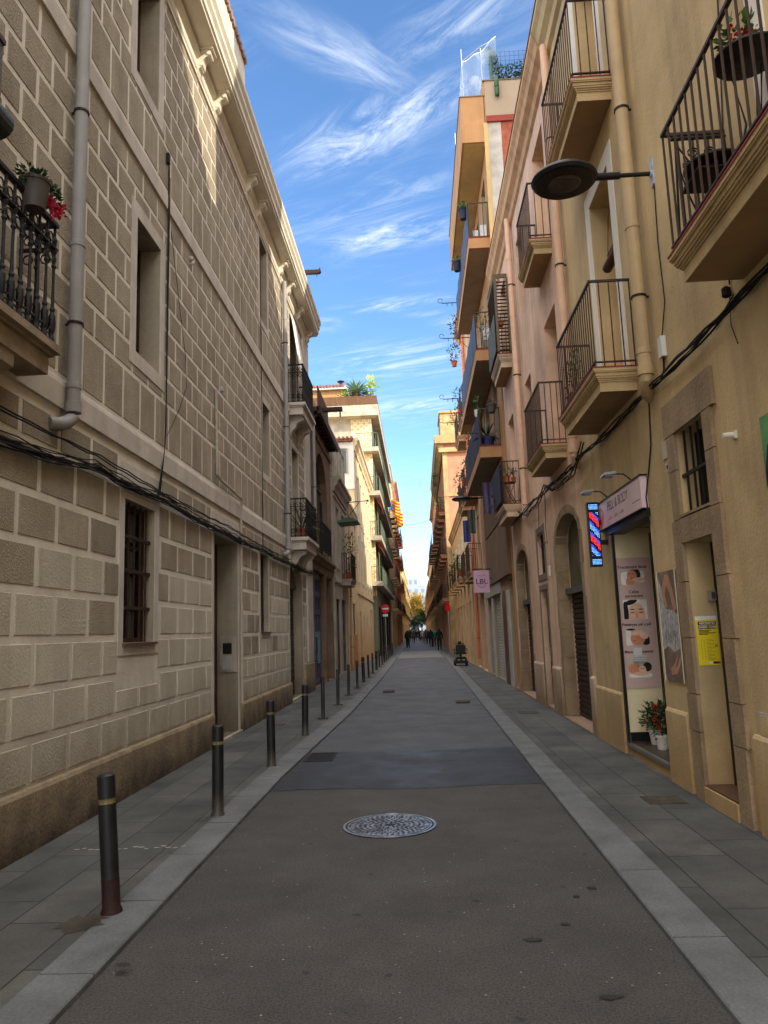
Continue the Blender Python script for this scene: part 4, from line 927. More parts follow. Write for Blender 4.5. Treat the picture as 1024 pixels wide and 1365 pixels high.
# balconies
balcony(FR, R0, 2.3, 5.42, .50, 4.04, 4.28, 5.25, M_ochre, mrail=M_ironbr, sp=.12, r=.0095, mid=False)
balcony(FR, R0, 7.97, 10.02, .48, 4.08, 4.34, 5.33, M_ochre, mrail=M_ironbr, sp=.105)
balcony(FR, R0, 7.97, 9.85, .47, 7.56, 7.82, 8.84, M_ochre, mrail=M_ironbr, sp=.105)
pipe(FR, R0, 7.42, 3.95, 10.9, .068, M_pipeochre, .10, elbow=-1.2)
b = MB(FR); b.prof([(0, 10.62), (.06, 10.66), (.08, 10.78), (.16, 10.86), (.20, 10.98), (.26, 11.06), (.26, 11.14), (0, 11.16)], -3.9, 11.1)
b.build('cornice', M_ochre, R0)
# rolled blind hanging in the white window
b = MB(FR); b.lathe((-.05, 8.75, 5.95), [(.045, -.26), (.06, -.25), (.06, .25), (.045, .26)], 14, axis='y')
for y in (8.55, 8.95): b.tube([(-.05, y, 6.0), (-.10, y, 6.6), (-.2, y, 6.98)], .006, 5)
b.lathe((-.1, 8.75, 6.12), [(.03, -.26), (.04, -.25), (.04, .25), (.03, .26)], 12, axis='y')
tag(b.build('rolled_blind', M_stem), 'brown rolled up slatted blind hanging in the white framed window', 'blind')

# ---- shop front of the parlour: a recessed entrance, its far side wall faces the camera
b = MB(FR); b.box(-.96, -.94, 8.0, 9.7, .1, 2.85); b.build('shop_back_panel', M_dark, R0)
b = MB(FR); b.box(-.94, 0.0, 9.645, 9.659, .18, 2.77); b.build('shop_side_panel', mat('brightened_shop_cream', (228, 212, 170), .5, .06, 1), R0)  # cream lightened to stand in for a lamp inside the shop
b = MB(FR)
b.box(-.02, .012, 9.61, 9.66, .17, 2.70); b.box(-.50, -.45, 9.56, 9.63, .17, 2.70); b.box(-.58, -.53, 9.42, 9.48, .17, 2.70); b.box(-.64, -.60, 9.2, 9.26, .17, 2.70); b.box(-.60, -.56, 8.3, 9.6, 2.30, 2.38)
b.build('shop_frame', mat('dark_bronze_frame', (48, 40, 34), .35, .1, 5, metal=.5), R0)
b = MB(FR); b.box(-.63, -.62, 8.1, 9.62, .2, 2.68); b.build('shop_glass', M_glass, R0)
b = MB(FR); b.box(-.03, .022, 8.04, 9.68, .14, .176); b.build('shop_sill', M_steel, R0)
b = MB(FR); b.box(-.94, -.035, 8.06, 9.62, .171, .176); b.build('shop_floor', mat('dark_shop_floor', (70, 56, 46), .4, .2, 5), R0)
b = MB(FR); b.box(-.15, .04, 8.0, 9.7, 2.70, 2.775); b.build('shutter_housing', M_black, R0)
b = MB(FR); b.box(-.6, -.03, 9.632, 9.644, .18, .29); b.build('shop_kick_board', M_black, R0)

# printed panels: 'cam' faces down the street towards the camera (u = x), 'wall' faces across the street (u = -y)
class Panel:
    def __init__(s, name, label, cat, face, pos, u0, u1, z0, z1, m, th=.008):
        s.face = face; s.pos = pos
        loc = ((u0+u1)/2, pos, z0) if face == 'cam' else (pos, (u0+u1)/2, z0)
        s.t = thing(name, label, cat, loc); b = MB()
        if face == 'cam': b.box(u0, u1, pos, pos+th, z0, z1)
        else: b.box(pos, pos+th, u0, u1, z0, z1)
        b.build('board', m, s.t)
    def flat(s, name, m, pts, k=1):
        b = MB(); n = len(pts); q = s.pos-.0007*k
        f3 = (lambda u, z, e: (u, q+e, z)) if s.face == 'cam' else (lambda u, z, e: (q+e, u, z))
        v = [f3(u, z, 0) for u, z in pts]+[f3(u, z, .0006) for u, z in pts]
        b.add(v, [tuple(range(n)), tuple(range(2*n-1, n-1, -1))]+[(i, (i+1) % n, (i+1) % n+n, i+n) for i in range(n)]); return b.build(name, m, s.t)
    def text(s, body, u, z, size, m, sx=1.0, al='CENTER', k=2, bold=0):
        q = s.pos-.0008*k
        return text_obj(body, size, 'lettering', m, s.t, M_faceCam(u, q, z) if s.face == 'cam' else M_wallR(q, u, z), al, sx, .0003, bold)
def ell(cy, cz, ry, rz, n=20, rot=0):
    return [(cy+ry*math.cos(a)*math.cos(rot)-rz*math.sin(a)*math.sin(rot), cz+ry*math.cos(a)*math.sin(rot)+rz*math.sin(a)*math.cos(rot)) for a in [2*math.pi*k/n for k in range(n)]]
def rec(u0, u1, z0, z1): return [(u0, z0), (u1, z0), (u1, z1), (u0, z1)]
Mskin = mat('printed_skin_tone', (206, 140, 104), .5, .1, 20, 0); Mskin2 = mat('printed_pale_skin', (232, 184, 156), .5, .08, 20, 0); Mhair = mat('printed_dark_hair', (48, 28, 22), .5, .2, 30, 0)
Mtow = mat('printed_white_towel', (232, 226, 216), .5, .08, 14, 0); Mlip = mat('printed_lips', (164, 62, 60), .5, .05); Mtxt = mat('dark_print', (50, 36, 36), .5, .05, 3, 0); Mgl = mat('printed_black_glove', (18, 16, 18), .5, .05)
Mpk = mat('brightened_dusty_pink', (204, 172, 164), .45, .05, 2, 0); Mbk = mat('printed_backdrop', (190, 184, 170), .5, .12, 6, 0)  # panel pink brightened in place of indoor lamp light
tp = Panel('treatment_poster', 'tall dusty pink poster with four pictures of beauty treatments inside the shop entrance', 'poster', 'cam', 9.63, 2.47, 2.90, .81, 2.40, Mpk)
uc = 2.67
for body, z, s_ in (('Tractament facial', 2.285, .052), ('Celles', 1.975, .05), ('permanent', 1.925, .05), ('Pestanyes pèl a pèl', 1.575, .047), ('Massatge corporal', 1.245, .047)): tp.text(body, uc, z, s_, Mtxt, bold=.0012)
def picture(z0, z1, kind):
    u0, u1 = uc-.145, uc+.145; tp.flat('picture', Mbk if kind != 1 else Mtow, rec(u0, u1, z0, z1), 1); cz = (z0+z1)/2; S = .40
    def F(n, m, du, z, ru, rz, rot=0, k=2):
        pts = [(min(max(a, u0+.002), u1-.002), min(max(c, z0+.002), z1-.002)) for a, c in ell(uc+du*S, z, ru*S, rz, rot=rot)]; tp.flat(n, m, pts, k)
    if kind == 0:
        F('towel', Mtow, -.2, z0+.08, .22, .09); F('towel', Mtow, .26, z0+.10, .16, .07, k=3); F('hair', Mhair, .06, cz+.03, .19, .085, k=4); F('face', Mskin, -.02, cz+.02, .15, .07, .2, 5)
        F('neck', Mskin, -.1, z0+.04, .12, .06, k=6); F('hand', Mskin2, .17, cz-.03, .19, .026, .05, 7); F('lips', Mlip, -.04, cz-.01, .03, .006, k=8)
        for q in (-.08, .03): F('lash', Mhair, q, cz+.04, .03, .004, k=8)
    if kind == 1:
        F('face', Mskin2, .03, z0+.05, .27, .15); F('glove', Mgl, -.30, cz-.04, .09, .14, k=3); F('glove', Mgl, -.12, z1-.03, .2, .03, .3, 4)
        for q in (-.12, .14): F('brow', Mhair, .03+q, cz+.0, .08, .006, k=3); F('lash', Mhair, .03+q, cz-.04, .07, .006, k=3)
        F('nose', Mskin, .03, z0+.045, .025, .04, k=3)
    if kind == 2:
        F('towel', Mtow, -.27, z0+.08, .12, .12); F('hair', Mhair, .24, z0+.06, .14, .06, k=3); F('face', Mskin, 0, z0+.085, .22, .085, .1, 4); F('hand', Mskin2, 0, cz+.05, .2, .03, .1, 5)
        F('hand', Mskin2, .2, cz+.01, .13, .04, -.2, 6); F('hair', Mhair, -.2, z1-.015, .14, .012, k=6); F('lips', Mlip, -.1, z0+.06, .025, .01, k=6)
    if kind == 3:
        F('towel', Mtow, 0, z0+.03, .36, .04); F('back', Mskin, -.17, cz-.0, .2, .065, k=3); F('hair', Mhair, .22, cz+.02, .13, .055, k=4); F('face', Mskin2, .06, cz-.01, .11, .05, k=5)
        F('hand', Mskin2, 0, cz-.06, .24, .022, k=6)
        for q in (.03, .09): F('lash', Mhair, q, cz+.0, .022, .004, k=7)
for k, (a, c) in enumerate(((2.06, 2.255), (1.64, 1.88), (1.32, 1.53), (.93, 1.15))): picture(a, c, k)
b = MB(); b.box(2.60, 2.70, 9.60, 9.628, 1.20, 1.29); 
for k in range(3): b.box(2.585, 2.745, 9.585, 9.625, 1.13+.025*k, 1.147+.025*k)
tag(b.build('leaflet_holder', M_white), 'small white leaflet holder fixed over the pink poster', 'leaflet holder')
Mgloss = mat('glossy_brown_poster', (104, 82, 68), .2, .45, 5, 0, rgb2=(150, 132, 118), spec=.6)
t2 = Panel('glossy_poster', 'narrow glossy brown poster of a bent leg between the shop and stone doorway', 'poster', 'wall', 2.442, 7.38, 7.92, 1.03, 2.09, Mgloss, .012)
b = MB(); b.box(2.436, 2.4415, 7.37, 7.385, 1.02, 2.10); b.box(2.436, 2.4415, 7.915, 7.93, 1.02, 2.10); b.build('edge_trim', M_cream, t2.t)
Mleg = mat('printed_leg', (190, 140, 110), .3, .1, 8, 0); Mwash = mat('printed_white_wash', (186, 182, 180), .25, .35, 18, 0)
t2.flat('pale_wash', Mwash, [(7.9, 2.05), (7.8, 1.9), (7.72, 1.72), (7.5, 1.70), (7.41, 1.66), (7.42, 1.34), (7.6, 1.3), (7.75, 1.36), (7.9, 1.32)], 1)
t2.flat('leg', Mleg, [(7.75, 1.72), (7.82, 1.9), (7.68, 2.06), (7.58, 2.05), (7.48, 1.9), (7.42, 1.72), (7.5, 1.68), (7.57, 1.86), (7.65, 1.95), (7.72, 1.86), (7.67, 1.74)], 2)
t2.flat('hand', Mleg, [(7.72, 1.08), (7.55, 1.1), (7.44, 1.2), (7.42, 1.28), (7.5, 1.2), (7.58, 1.15), (7.5, 1.28), (7.6, 1.2), (7.74, 1.14)], 2)
for k in range(11): t2.flat('brush_line', Mtxt, [(7.45+.035*k, 1.40+.03*math.sin(k*2)), (7.455+.035*k, 1.58+.06*math.sin(k*3)), (7.462+.035*k, 1.42+.03*math.sin(k*2))], 2)
# yellow notice on the far jamb of the stone doorway
My = mat('yellow_notice_paper', (226, 202, 36), .55, .05, 3, 0)
ty = Panel('yellow_notice', 'yellow printed notice with a black headline stuck inside the stone doorway', 'notice', 'cam', 7.043, 2.475, 2.665, 1.20, 1.635, My, .003)
ty.flat('header', Mtow, rec(2.475, 2.665, 1.60, 1.635)); ty.flat('headline_bar', Mtxt, rec(2.495, 2.655, 1.555, 1.585)); ty.flat('headline_bar', Mtxt, rec(2.495, 2.655, 1.520, 1.550))
Mwt = mat('white_print', (226, 222, 210), .5, .03, 3, 0)
ty.text('NECESSITES', 2.575, 1.57, .026, Mwt, 1.02, bold=.0006, k=4); ty.text('SABER COM', 2.575, 1.535, .026, Mwt, 1.1, bold=.0006, k=4)
for k, (a, c) in enumerate(((.11, 1.508), (.09, 1.496), (.15, 1.484), (.08, 1.472))): ty.flat('text_bar', mat('olive_print', (92, 84, 30), .5), rec(2.497, 2.497+a, c-.004, c+.004))
for k in range(16): ty.flat('text_line', mat('faint_print', (170, 146, 40), .5), rec(2.555, 2.61+.02*math.sin(k*2.3), 1.245+.012*k, 1.249+.012*k))
for k in range(10):
    for u in (2.512, 2.537): ty.flat('pictogram', mat('faint_print', (170, 146, 40)), ell(u, 1.26+.018*k, .005, .005, 6))
ty.flat('round_mark', Mtxt, ell(2.64, 1.37, .012, .012)); ty.flat('round_mark', My, ell(2.64, 1.37, .007, .007), 2)
ty.flat('footer', Mtxt, rec(2.60, 2.662, 1.212, 1.232)); ty.flat('footer', Mtow, rec(2.565, 2.597, 1.212, 1.232)); ty.flat('footer_dot', M_flred, rec(2.646, 2.658, 1.216, 1.228), 2)
b = MB(); b.box(2.60, 2.67, 6.98, 7.03, 1.77, 1.86); b.box(2.62, 2.65, 6.975, 6.98, 1.785, 1.845, 1); tag(b.build('intercom', [M_greyplastic, M_potgrey]), 'small grey intercom box on the inner side of the stone doorway', 'intercom')
# shop sign over the entrance
Msg = mat('pale_pink_sign', (214, 188, 190), .4, .05, 2, 0)
sg = Panel('shop_sign', 'long pale pink shop sign with thin dark lettering over the beauty parlour entrance', 'sign', 'wall', 2.385, 8.02, 10.02, 2.785, 3.13, Msg, .07)
b = MB(); b.box(2.375, 2.458, 8.0, 10.04, 3.13, 3.145); b.box(2.375, 2.458, 8.0, 10.04, 2.777, 2.786); b.build('sign_frame', M_black, sg.t)
sg.text('PELL & BODY', 8.98, 3.02, .165, Mtxt, .98, k=2, bold=-.001)
Mrose = mat('rose_print', (196, 96, 96), .5, .3, 22, 0, rgb2=(226, 150, 140))
sg.flat('round_logo', Mrose, ell(9.79, 2.94, .13, .12), 1); sg.flat('round_logo', Msg, ell(9.79, 2.98, .055, .05), 2); sg.flat('round_logo', Mrose, ell(9.79, 2.85, .07, .04), 2)
for k in range(3): sg.flat('small_print', Mtxt, rec(8.72+.26*k, 8.92+.26*k, 2.862, 2.868), 1); sg.flat('small_print', Mtxt, rec(8.74+.26*k, 8.88+.26*k, 2.880, 2.886), 1)
sg.flat('small_print', Mtxt, rec(8.08, 8.36, 2.885, 2.893), 1)
# floodlights on the sign
for k, y in enumerate((8.45, 9.55)):
    t = thing('floodlight', ['slim grey floodlight on an arm above the near end of the shop sign', 'slim grey floodlight with blue glow above the far end of the shop sign'][k], 'lamp', (2.3, y, 3.16), 'floodlights above the shop sign')
    b = MB(); b.tube([(2.44, y, 3.15), (2.34, y, 3.24), (2.2, y, 3.25)], .008, 6); b.build('arm', M_iron, t)
    b = MB(); b.prof([(2.10, 3.22), (2.24, 3.235), (2.235, 3.262), (2.11, 3.25)], y-.09, y+.09); b.build('head', M_greyplastic, t)
    b = MB(); b.box(2.12, 2.22, y-.08, y+.08, 3.212, 3.219); b.build('glass', mat('lamp_glass', (150, 150, 160), .2), t)
# LED column sign
t = thing('led_sign', 'narrow black vertical LED sign glowing blue and red beside the shop sign', 'sign', (2.3, 9.85, 2.32))
b = MB(); b.box(2.22, 2.36, 9.80, 9.90, 2.32, 3.15); b.box(2.36, 2.455, 9.83, 9.87, 2.6, 2.66); b.box(2.36, 2.455, 9.83, 9.87, 2.86, 2.92); b.build('case', M_black, t)
def em(name, rgb, s):
    m = mat(name, rgb, .4, 0, 1, 0, emit=(rgb[0], rgb[1], rgb[2], s)); return m
E_b = em('led_blue', (60, 80, 255), .9); E_w = em('led_pale_blue', (110, 180, 255), .7); E_r = em('led_red', (255, 50, 60), .7)
b = MB(); nx, nz = 7, 44
for i in range(nx):
    for j in range(nz):
        u = 2.232+(i+.5)*.116/nx; z = 2.345+(j+.5)*.78/nz; ph = (j+i*1.2)
        if j < 4 or j > 39: m = 1
        elif j in (4, 5, 38, 39): continue
        else:
            q = ph % 17
            if q < 5: m = 2
            elif q < 6.5: m = 0
            elif q < 8.5: continue
            elif q < 13: m = 1
            elif q < 14.5: m = 0
            else: continue
        b.box(u-.0046, u+.0046, 9.797, 9.799, z-.0052, z+.0052, m)
b.build('light_dots', [E_b, E_w, E_r], t)
# flower pots standing in the entrance
potted('potted_plant', 'white pot with a feathery green plant on the shop floor', (2.73, 9.42, .177), .085, .17, 'bush', (.17, .13, .17), 320, .06, M_leafdk, M_potwhite)
potted('potted_plant', 'white pot with a red flowering plant at the front of the shop entrance', (2.68, 9.02, .177), .08, .16, 'bush', (.07, .07, .22), 70, .08, M_leafdk, M_potwhite, flower=(M_flred, 14, (.09, .09, .12)))
# small plates, cable box, sensor
b = MB(); b.box(2.448, 2.4585, 7.27, 7.42, 3.16, 3.34); tag(b.build('house_number_plate', M_trim), 'pale square stone plate on the ochre wall left of the barred window', 'plate')
b = MB(); b.box(2.45, 2.4585, 7.28, 7.36, 3.03, 3.11); b.box(2.447, 2.45, 7.30, 7.34, 3.05, 3.09, 1); tag(b.build('small_plate', [M_white, Mtxt]), 'tiny white plate with a dark mark under the square stone plate', 'plate')
b = MB(); b.box(2.41, 2.4585, 7.05, 7.15, 4.10, 4.30); b.tube([(2.44, 7.1, 4.1), (2.44, 7.12, 3.98), (2.43, 7.2, 3.92)], .01, 6, 1); tag(b.build('junction_box', [M_white, M_cable]), 'white junction box on the ochre wall by the drainpipe elbow', 'box')
b = MB(); b.lathe((2.42, 5.55, 4.0), [(.02, 0), (.035, .01), (.035, .07), (.01, .09)], 10); b.tube([(2.44, 5.55, 4.0), (2.45, 5.6, 3.8), (2.45, 5.52, 3.62)], .004, 5); tag(b.build('cable_clamp', M_cable), 'small dark clamp with a dangling wire on the ochre wall', 'clamp')
b = MB(); b.lathe((2.40, 5.75, 2.98), [(.018, -.04), (.022, .0), (.022, .05)], 10, axis='x'); b.box(2.44, 2.459, 5.72, 5.78, 2.95, 3.01); tag(b.build('wall_spout', M_cream), 'small pale spout sticking out of the ochre wall', 'spout')
b = MB(); b.box(2.452, 2.4605, 5.7, 5.86, .74, .92, 0); b.box(2.449, 2.452, 5.72, 5.84, .76, .90, 1); tag(b.build('meter_hatch', [M_whitewash, M_ochre]), 'battered plaster meter hatch low on the ochre wall at the right edge', 'hatch')
pg = Panel('painted_panel', 'colourful green and pink painted canvas hung high at the right edge', 'painting', 'wall', 2.43, 4.5, 5.28, 2.48, 2.98, mat('painted_green', (120, 168, 96), .6, .3, 5, 0, rgb2=(70, 120, 90)), .028)
pg.flat('pink_shape', mat('painted_pink', (206, 100, 120), .6, .2, 6, 0), ell(5.15, 2.58, .13, .09)); pg.flat('dark_shape', mat('painted_black', (30, 26, 30), .6), [(5.27, 2.49), (4.9, 2.49), (5.0, 2.7), (5.1, 2.66), (5.2, 2.78), (5.27, 2.6)], 2)

# bistro furniture on the near right balcony
def bistro(name, label, cat, x, y, z, r, h):
    t = thing(name, label, cat, (x, y, z)); b = MB(); b.lathe((x, y, z), [(r-.01, h), (r, h+.006), (r, h+.02), (.01, h+.024)], 36); b.build('table_top' if cat == 'table' else 'seat', mat('black_metal_tray', (26, 24, 24), .5, .2, 12, .2, 60), t, smooth=True)
    for k in range(3):
        b = MB(); a = 2.1*k+.4; b.tube([(x+r*.8*math.cos(a), y+r*.8*math.sin(a), z), (x+r*.25*math.cos(a), y+r*.25*math.sin(a), z+h*.5), (x+r*.55*math.cos(a), y+r*.55*math.sin(a), z+h-.01)], .008, 6); b.build('leg', M_iron, t)
    return t
bistro('bistro_table', 'low round black bistro table near the far corner of the nearest right balcony', 'table', 2.22, 5.08, 4.29, .20, .48)
bistro('bistro_table', 'tall round black table carrying red geraniums on the nearest right balcony', 'table', 2.27, 4.52, 4.29, .21, .88)
potted('geranium', 'red geranium in a dark pot on the tall round balcony table', (2.24, 4.55, 5.195), .07, .10, 'bush', (.12, .12, .10), 70, .07, M_leaf, M_potgrey, flower=(M_flred, 9, (.08, .08, .06)))
t = thing('wrought_bracket_chair', 'scrolled wrought iron chair back behind the balcony bars above the street lamp', 'chair', (2.2, 5.28, 4.29))
b = MB(); y = 5.30
b.tube([(2.02, y, 4.3), (2.06, y, 5.16)], .009, 6); b.tube([(2.44, y, 4.3), (2.42, y, 5.16)], .009, 6); b.tube([(2.03, y, 5.16), (2.43, y, 5.16)], .014, 6)
b.build('frame', M_iron, t)
b = MB()
for cx_, cz_, rr in ((2.18, 5.04, .045), (2.30, 5.04, .045), (2.13, 4.94, .04), (2.34, 4.95, .04), (2.24, 4.96, .05), (2.12, 4.75, .04)):
    b.tube([(cx_+rr*(1-q*.035)*math.cos(q*.55), y, cz_+rr*(1-q*.035)*math.sin(q*.55)) for q in range(18)], .006, 5)
b.tube([(2.06, y, 5.12), (2.14, y, 4.98), (2.24, y, 4.90), (2.36, y, 4.98), (2.42, y, 5.12)], .007, 5); b.tube([(2.05, y, 5.0), (2.12, y, 4.7), (2.24, y, 4.35)], .007, 5); b.tube([(2.42, y, 5.0), (2.36, y, 4.7), (2.24, y, 4.35)], .007, 5)
b.build('scrolls', M_iron, t)
b = MB(); b.box(2.06, 2.40, 4.95, 5.28, 4.70, 4.715); b.build('seat', M_iron, t)

# street lamps on wall arms
def lamp(label, x, y, z, wallx, r=.32):
    t = thing('street_lamp', label, 'street lamp', (wallx, y, z), 'round street lamps on wall arms')
    b = MB(); b.lathe((x, y, z), [(r*.5, -.055), (r*.93, -.045), (r, -.02), (r*.985, .0), (r*.8, .045), (r*.45, .07), (.01, .08)], 40); b.build('lamp_head', mat('dark_lamp_metal', (46, 44, 44), .45, .1, 5, 0, metal=.3), t, smooth=True)
    b = MB(); b.lathe((x, y, z), [(r*.86, -.058), (r*.88, -.05), (r*.55, -.05), (.01, -.05)], 40)
    b.build('lens_ring', mat('black_lens_ring', (14, 13, 13), .35), t, smooth=True)
    b = MB(); b.lathe((x, y, z), [(r*.47, -.066), (r*.5, -.056), (.01, -.056)], 30); b.box(x-.09, x+.09, y-.09, y+.09, z-.07, z-.064); b.build('lens', mat('smoked_lamp_lens', (74, 66, 60), .25, .2, 9), t)
    b = MB(); b.tube([(x+r*.75, y, z+.0), (x+r+.22, y, z+.0)], .036, 12); b.tube([(x+r+.05, y, z), (wallx-.01, y, z+.0)], .022, 10); b.build('arm', M_iron, t, smooth=True)
    b = MB(); b.box(wallx-.012, wallx-.001, y-.045, y+.045, z-.13, z+.16); b.lathe((wallx-.03, y, z), [(.035, 0), (.035, .025)], 12, axis='x'); b.build('wall_plate', mat('scuffed_pale_plate', (168, 176, 190), .5, .25, 14), t)
    return t
lamp('large round dark street lamp on an arm over the pavement, nearest on the right wall', 1.60, 6.97, 5.93, 2.46)
lamp('second round street lamp on a right wall arm, between balconies with washing', 1.62, 26.0, 6.03, 2.40, .34)
lamp('third round street lamp far down the right side', 1.2, 56.5, 7.05, 2.05, .34)
b = MB(); b.tube([(2.45, 6.93, 5.8), (2.45, 6.98, 5.2), (2.45, 6.95, 4.6), (2.44, 7.1, 4.28)], .006, 5); tag(b.build('lamp_cable', M_cable), 'thin dark cable hanging from the nearest street lamp plate to the junction box', 'cable')
cables(FR, [(.03, 1.5, 3.86), (.03, 5.0, 3.90), (.03, 7.5, 3.92), (.04, 10.6, 3.97), (.05, 13.2, 4.02), (.04, 15.2, 4.1), (.04, 19.4, 4.15)], 6, .028, 'black cable bundle running along the right wall under the balconies', .0075, .03, seedv=4)
cables(FR, [(.12, 10.2, 4.05), (.10, 11.6, 3.80), (.08, 13.6, 4.1), (.08, 15.2, 3.95), (.06, 17.4, 4.2)], 5, .05, 'slack loops of black cable under the second and third right balconies', .007, .1, seedv=6)
b = MB(); b.tube([(2.45, 4.98, 7.6), (2.45, 5.25, 6.0), (2.45, 5.55, 4.1)], .006, 5); b.tube([(2.45, 5.5, 4.0), (2.45, 5.9, 3.9)], .006, 5); tag(b.build('wall_cable', M_cable), 'thin dark cable running down the ochre wall behind the near balcony', 'cable')
b = MB(); b.tube([(2.45, 7.68, 3.9), (2.45, 7.75, 3.4), (2.45, 7.9, 3.15), (2.43, 8.0, 2.9), (2.44, 7.99, 2.6)], .008, 5); tag(b.build('sign_cable', M_cable), 'black cable dropping from the bundle to the near end of the shop sign', 'cable')
b = MB(); b.tube([(2.43, 14.9, 4.0), (2.43, 15.0, 3.6), (2.43, 15.3, 3.3), (2.43, 14.9, 3.1), (2.43, 14.3, 3.15)], .007, 5); b.tube([(2.43, 14.1, 4.05), (2.43, 14.25, 3.4), (2.43, 14.2, 3.1)], .007, 5); b.box(2.43, 2.455, 14.2, 14.28, 2.5, 2.7, 1)
tag(b.build('loose_cable', [M_cable, M_white]), 'loose looped cable hanging above the small stone window on the right', 'cable')

# ======================================================= RIGHT: SALMON HOUSE
R1 = thing('salmon_house', 'salmon plastered house on the right with four moulded balconies and two stone arches', 'house', (2.46, 15.4, 0))
hAr = H(11.5, 13.55, .06, 3.42, .24, arch=.42); hAr2 = H(17.0, 19.0, .06, 3.40, .22, arch=.42); hs1 = H(14.72, 15.55, .06, 2.3, .12); hs2 = H(14.72, 15.55, 2.6, 3.42, .12)
hb = [H(12.1, 13.2, 4.5, 6.9, .3), H(12.1, 13.2, 7.98, 10.2, .3), H(17.9, 18.9, 4.45, 6.7, .3), H(17.9, 18.9, 8.05, 10.2, .3), H(15.0, 15.8, 5.0, 6.7, .25), H(15.0, 15.8, 8.2, 9.9, .25)]
wall(FR, 11.125, 19.55, 10.86, [hAr, hAr2, hs1, hs2]+hb, deep=7).build('wall', [M_salmon, M_salmon], R1)
for h in (hAr, hAr2):
    # sandstone lining of the arch, seen on the jambs
    b = MB(FR); y0, y1 = h['y0'], h['y1']; k = 6; za = .06; zt = h['z1']-h['arch']
    for i in range(k):
        a, c = za+(zt-za)*i/k+.004, za+(zt-za)*(i+1)/k-.004
        b.box(-h['d']+.05, .012, y1-.035, y1+.10+.06*(i % 2), a, c); b.box(-h['d']+.05, .012, y0-.10-.06*(i % 2), y0+.035, a, c)
    n = 9; ry, rz = (y1-y0)/2, h['arch']; cy = (y0+y1)/2
    for i in range(n):
        t0, t1 = math.pi*i/n+.01, math.pi*(i+1)/n-.01; P = []
        for (q, s_) in ((t0, 1), (t1, 1), (t1, 0), (t0, 0)): P.append((cy+(ry*.97+.14*s_)*math.cos(q), zt+(rz*.95+.14*s_)*math.sin(q)))
        b.profy(P, -h['d']+.05, .012)
    b.build('stone_arch', M_stone, R1)
for h, lab in ((hAr, 0), (hAr2, 1)):
    hh = dict(h); hh['z1'] = 2.12; fill(FR, R1, hh, 'roller', mat('dark_brown_shutter', (52, 40, 34), .5, .2, 4, .1, 40, metal=.3))
    b = MB(FR); b.box(-h['d']-.02, -h['d']+.02, h['y0'], h['y1'], 2.22, 3.45); b.build('arch_panel', mat('olive_arch_panel', (96, 92, 70), .7, .2, 2), R1)
    b = MB(FR); b.box(-h['d'], -h['d']+.13, h['y0']+.04, h['y1']-.04, 2.12, 2.22); b.build('shutter_hood', mat('slate_hood', (84, 86, 84), .6), R1)
    b = MB(FR); b.box(-.22, .05, h['y0']-.04, h['y1']+.04, -.05, .058); b.build('door_step', M_stone, R1)
fill(FR, R1, hs1, 'door'); fill(FR, R1, hs2, 'dark'); surround(FR, R1, hs2, .12, .014, mat('grey_stone_surround', (120, 108, 92), .85, .15, 4, .2, 40), sill=True); surround(FR, R1, hs1, .1, .012, mat('grey_stone_surround', (120, 108, 92)), sill=False)
for h in hb[:4]: fill(FR, R1, h, 'shutter', mat('cream_shutter', (196, 170, 126)))
for h in hb[4:]: fill(FR, R1, h, 'shutter', M_woodbr)
balcony(FR, R1, 11.9, 13.62, .42, 4.24, 4.47, 5.48, M_ochre, mrail=M_ironbr, sp=.105)
balcony(FR, R1, 11.9, 13.35, .38, 7.72, 7.97, 8.97, M_ochre, mrail=M_ironbr, sp=.105)
balcony(FR, R1, 17.45, 19.35, .42, 4.12, 4.42, 5.42, M_taupe, mrail=M_ironbr, sp=.12)
balcony(FR, R1, 17.45, 19.15, .34, 7.72, 8.05, 9.05, M_taupe, mrail=M_ironbr, sp=.12)
pipe(FR, R1, 11.0, 4.0, 10.75, .062, M_pipesalmon, .10, elbow=-1)
pipe(FR, R1, 16.2, 4.05, 10.75, .062, M_pipesalmon, .10)
for a, c in ((11.13, 11.38), (13.72, 14.58), (15.68, 16.85)): b = MB(FR); b.prof([(0, -.2), (.04, -.2), (.04, .82), (.02, .85), (0, .86)], a, c); b.build('plinth', M_taupe, R1)
b = MB(FR); b.prof([(0, 10.60), (.05, 10.64), (.08, 10.76), (.17, 10.84), (.20, 10.96), (.26, 11.05), (.26, 11.13), (0, 11.15)], 11.14, 19.57)
b.build('cornice', mat('moss_stained_cornice', (206, 162, 118), .9, .2, 2, .2, 40, rgb2=(196, 150, 110), streak=.55), R1)
b = MB(FR); b.box(.20, .275, -3.9, 19.57, 11.135, 11.165); b.build('eaves_gutter', M_tile, R1)
# louvred shutter box over the far upper balcony
t = thing('louvred_screen', 'tall brown louvred sun screen standing on the far upper balcony of the salmon house', 'screen', (2.2, 17.4, 8.06))
b = MB(FR); b.box(.02, .34, 17.38, 17.42, 9.92, 10.02); b.box(.28, .34, 17.38, 17.42, 8.07, 9.92); b.box(.0, .05, 17.38, 17.42, 8.07, 9.92); b.box(.28, .34, 17.42, 19.0, 9.9, 10.02); b.build('frame', mat('olive_brown_paint', (98, 84, 64), .7), t)
b = MB(FR)
for k in range(20): zz = 8.1+.09*k; b.prof([(.05, zz), (.28, zz), (.28, zz+.012), (.05, zz+.012)], 17.37, 17.43); b.prof([(.28, zz), (.34, zz+.05), (.335, zz+.06), (.275, zz+.012)], 17.45, 19.0)
b.build('louvres', M_woodbr, t)
b = MB(FR); b.box(.36, .372, 17.47, 19.1, 8.1, 9.03); tag(b.build('balcony_cloth', M_greycloth), 'grey green cloth screening the far upper balcony of the salmon house', 'cloth')
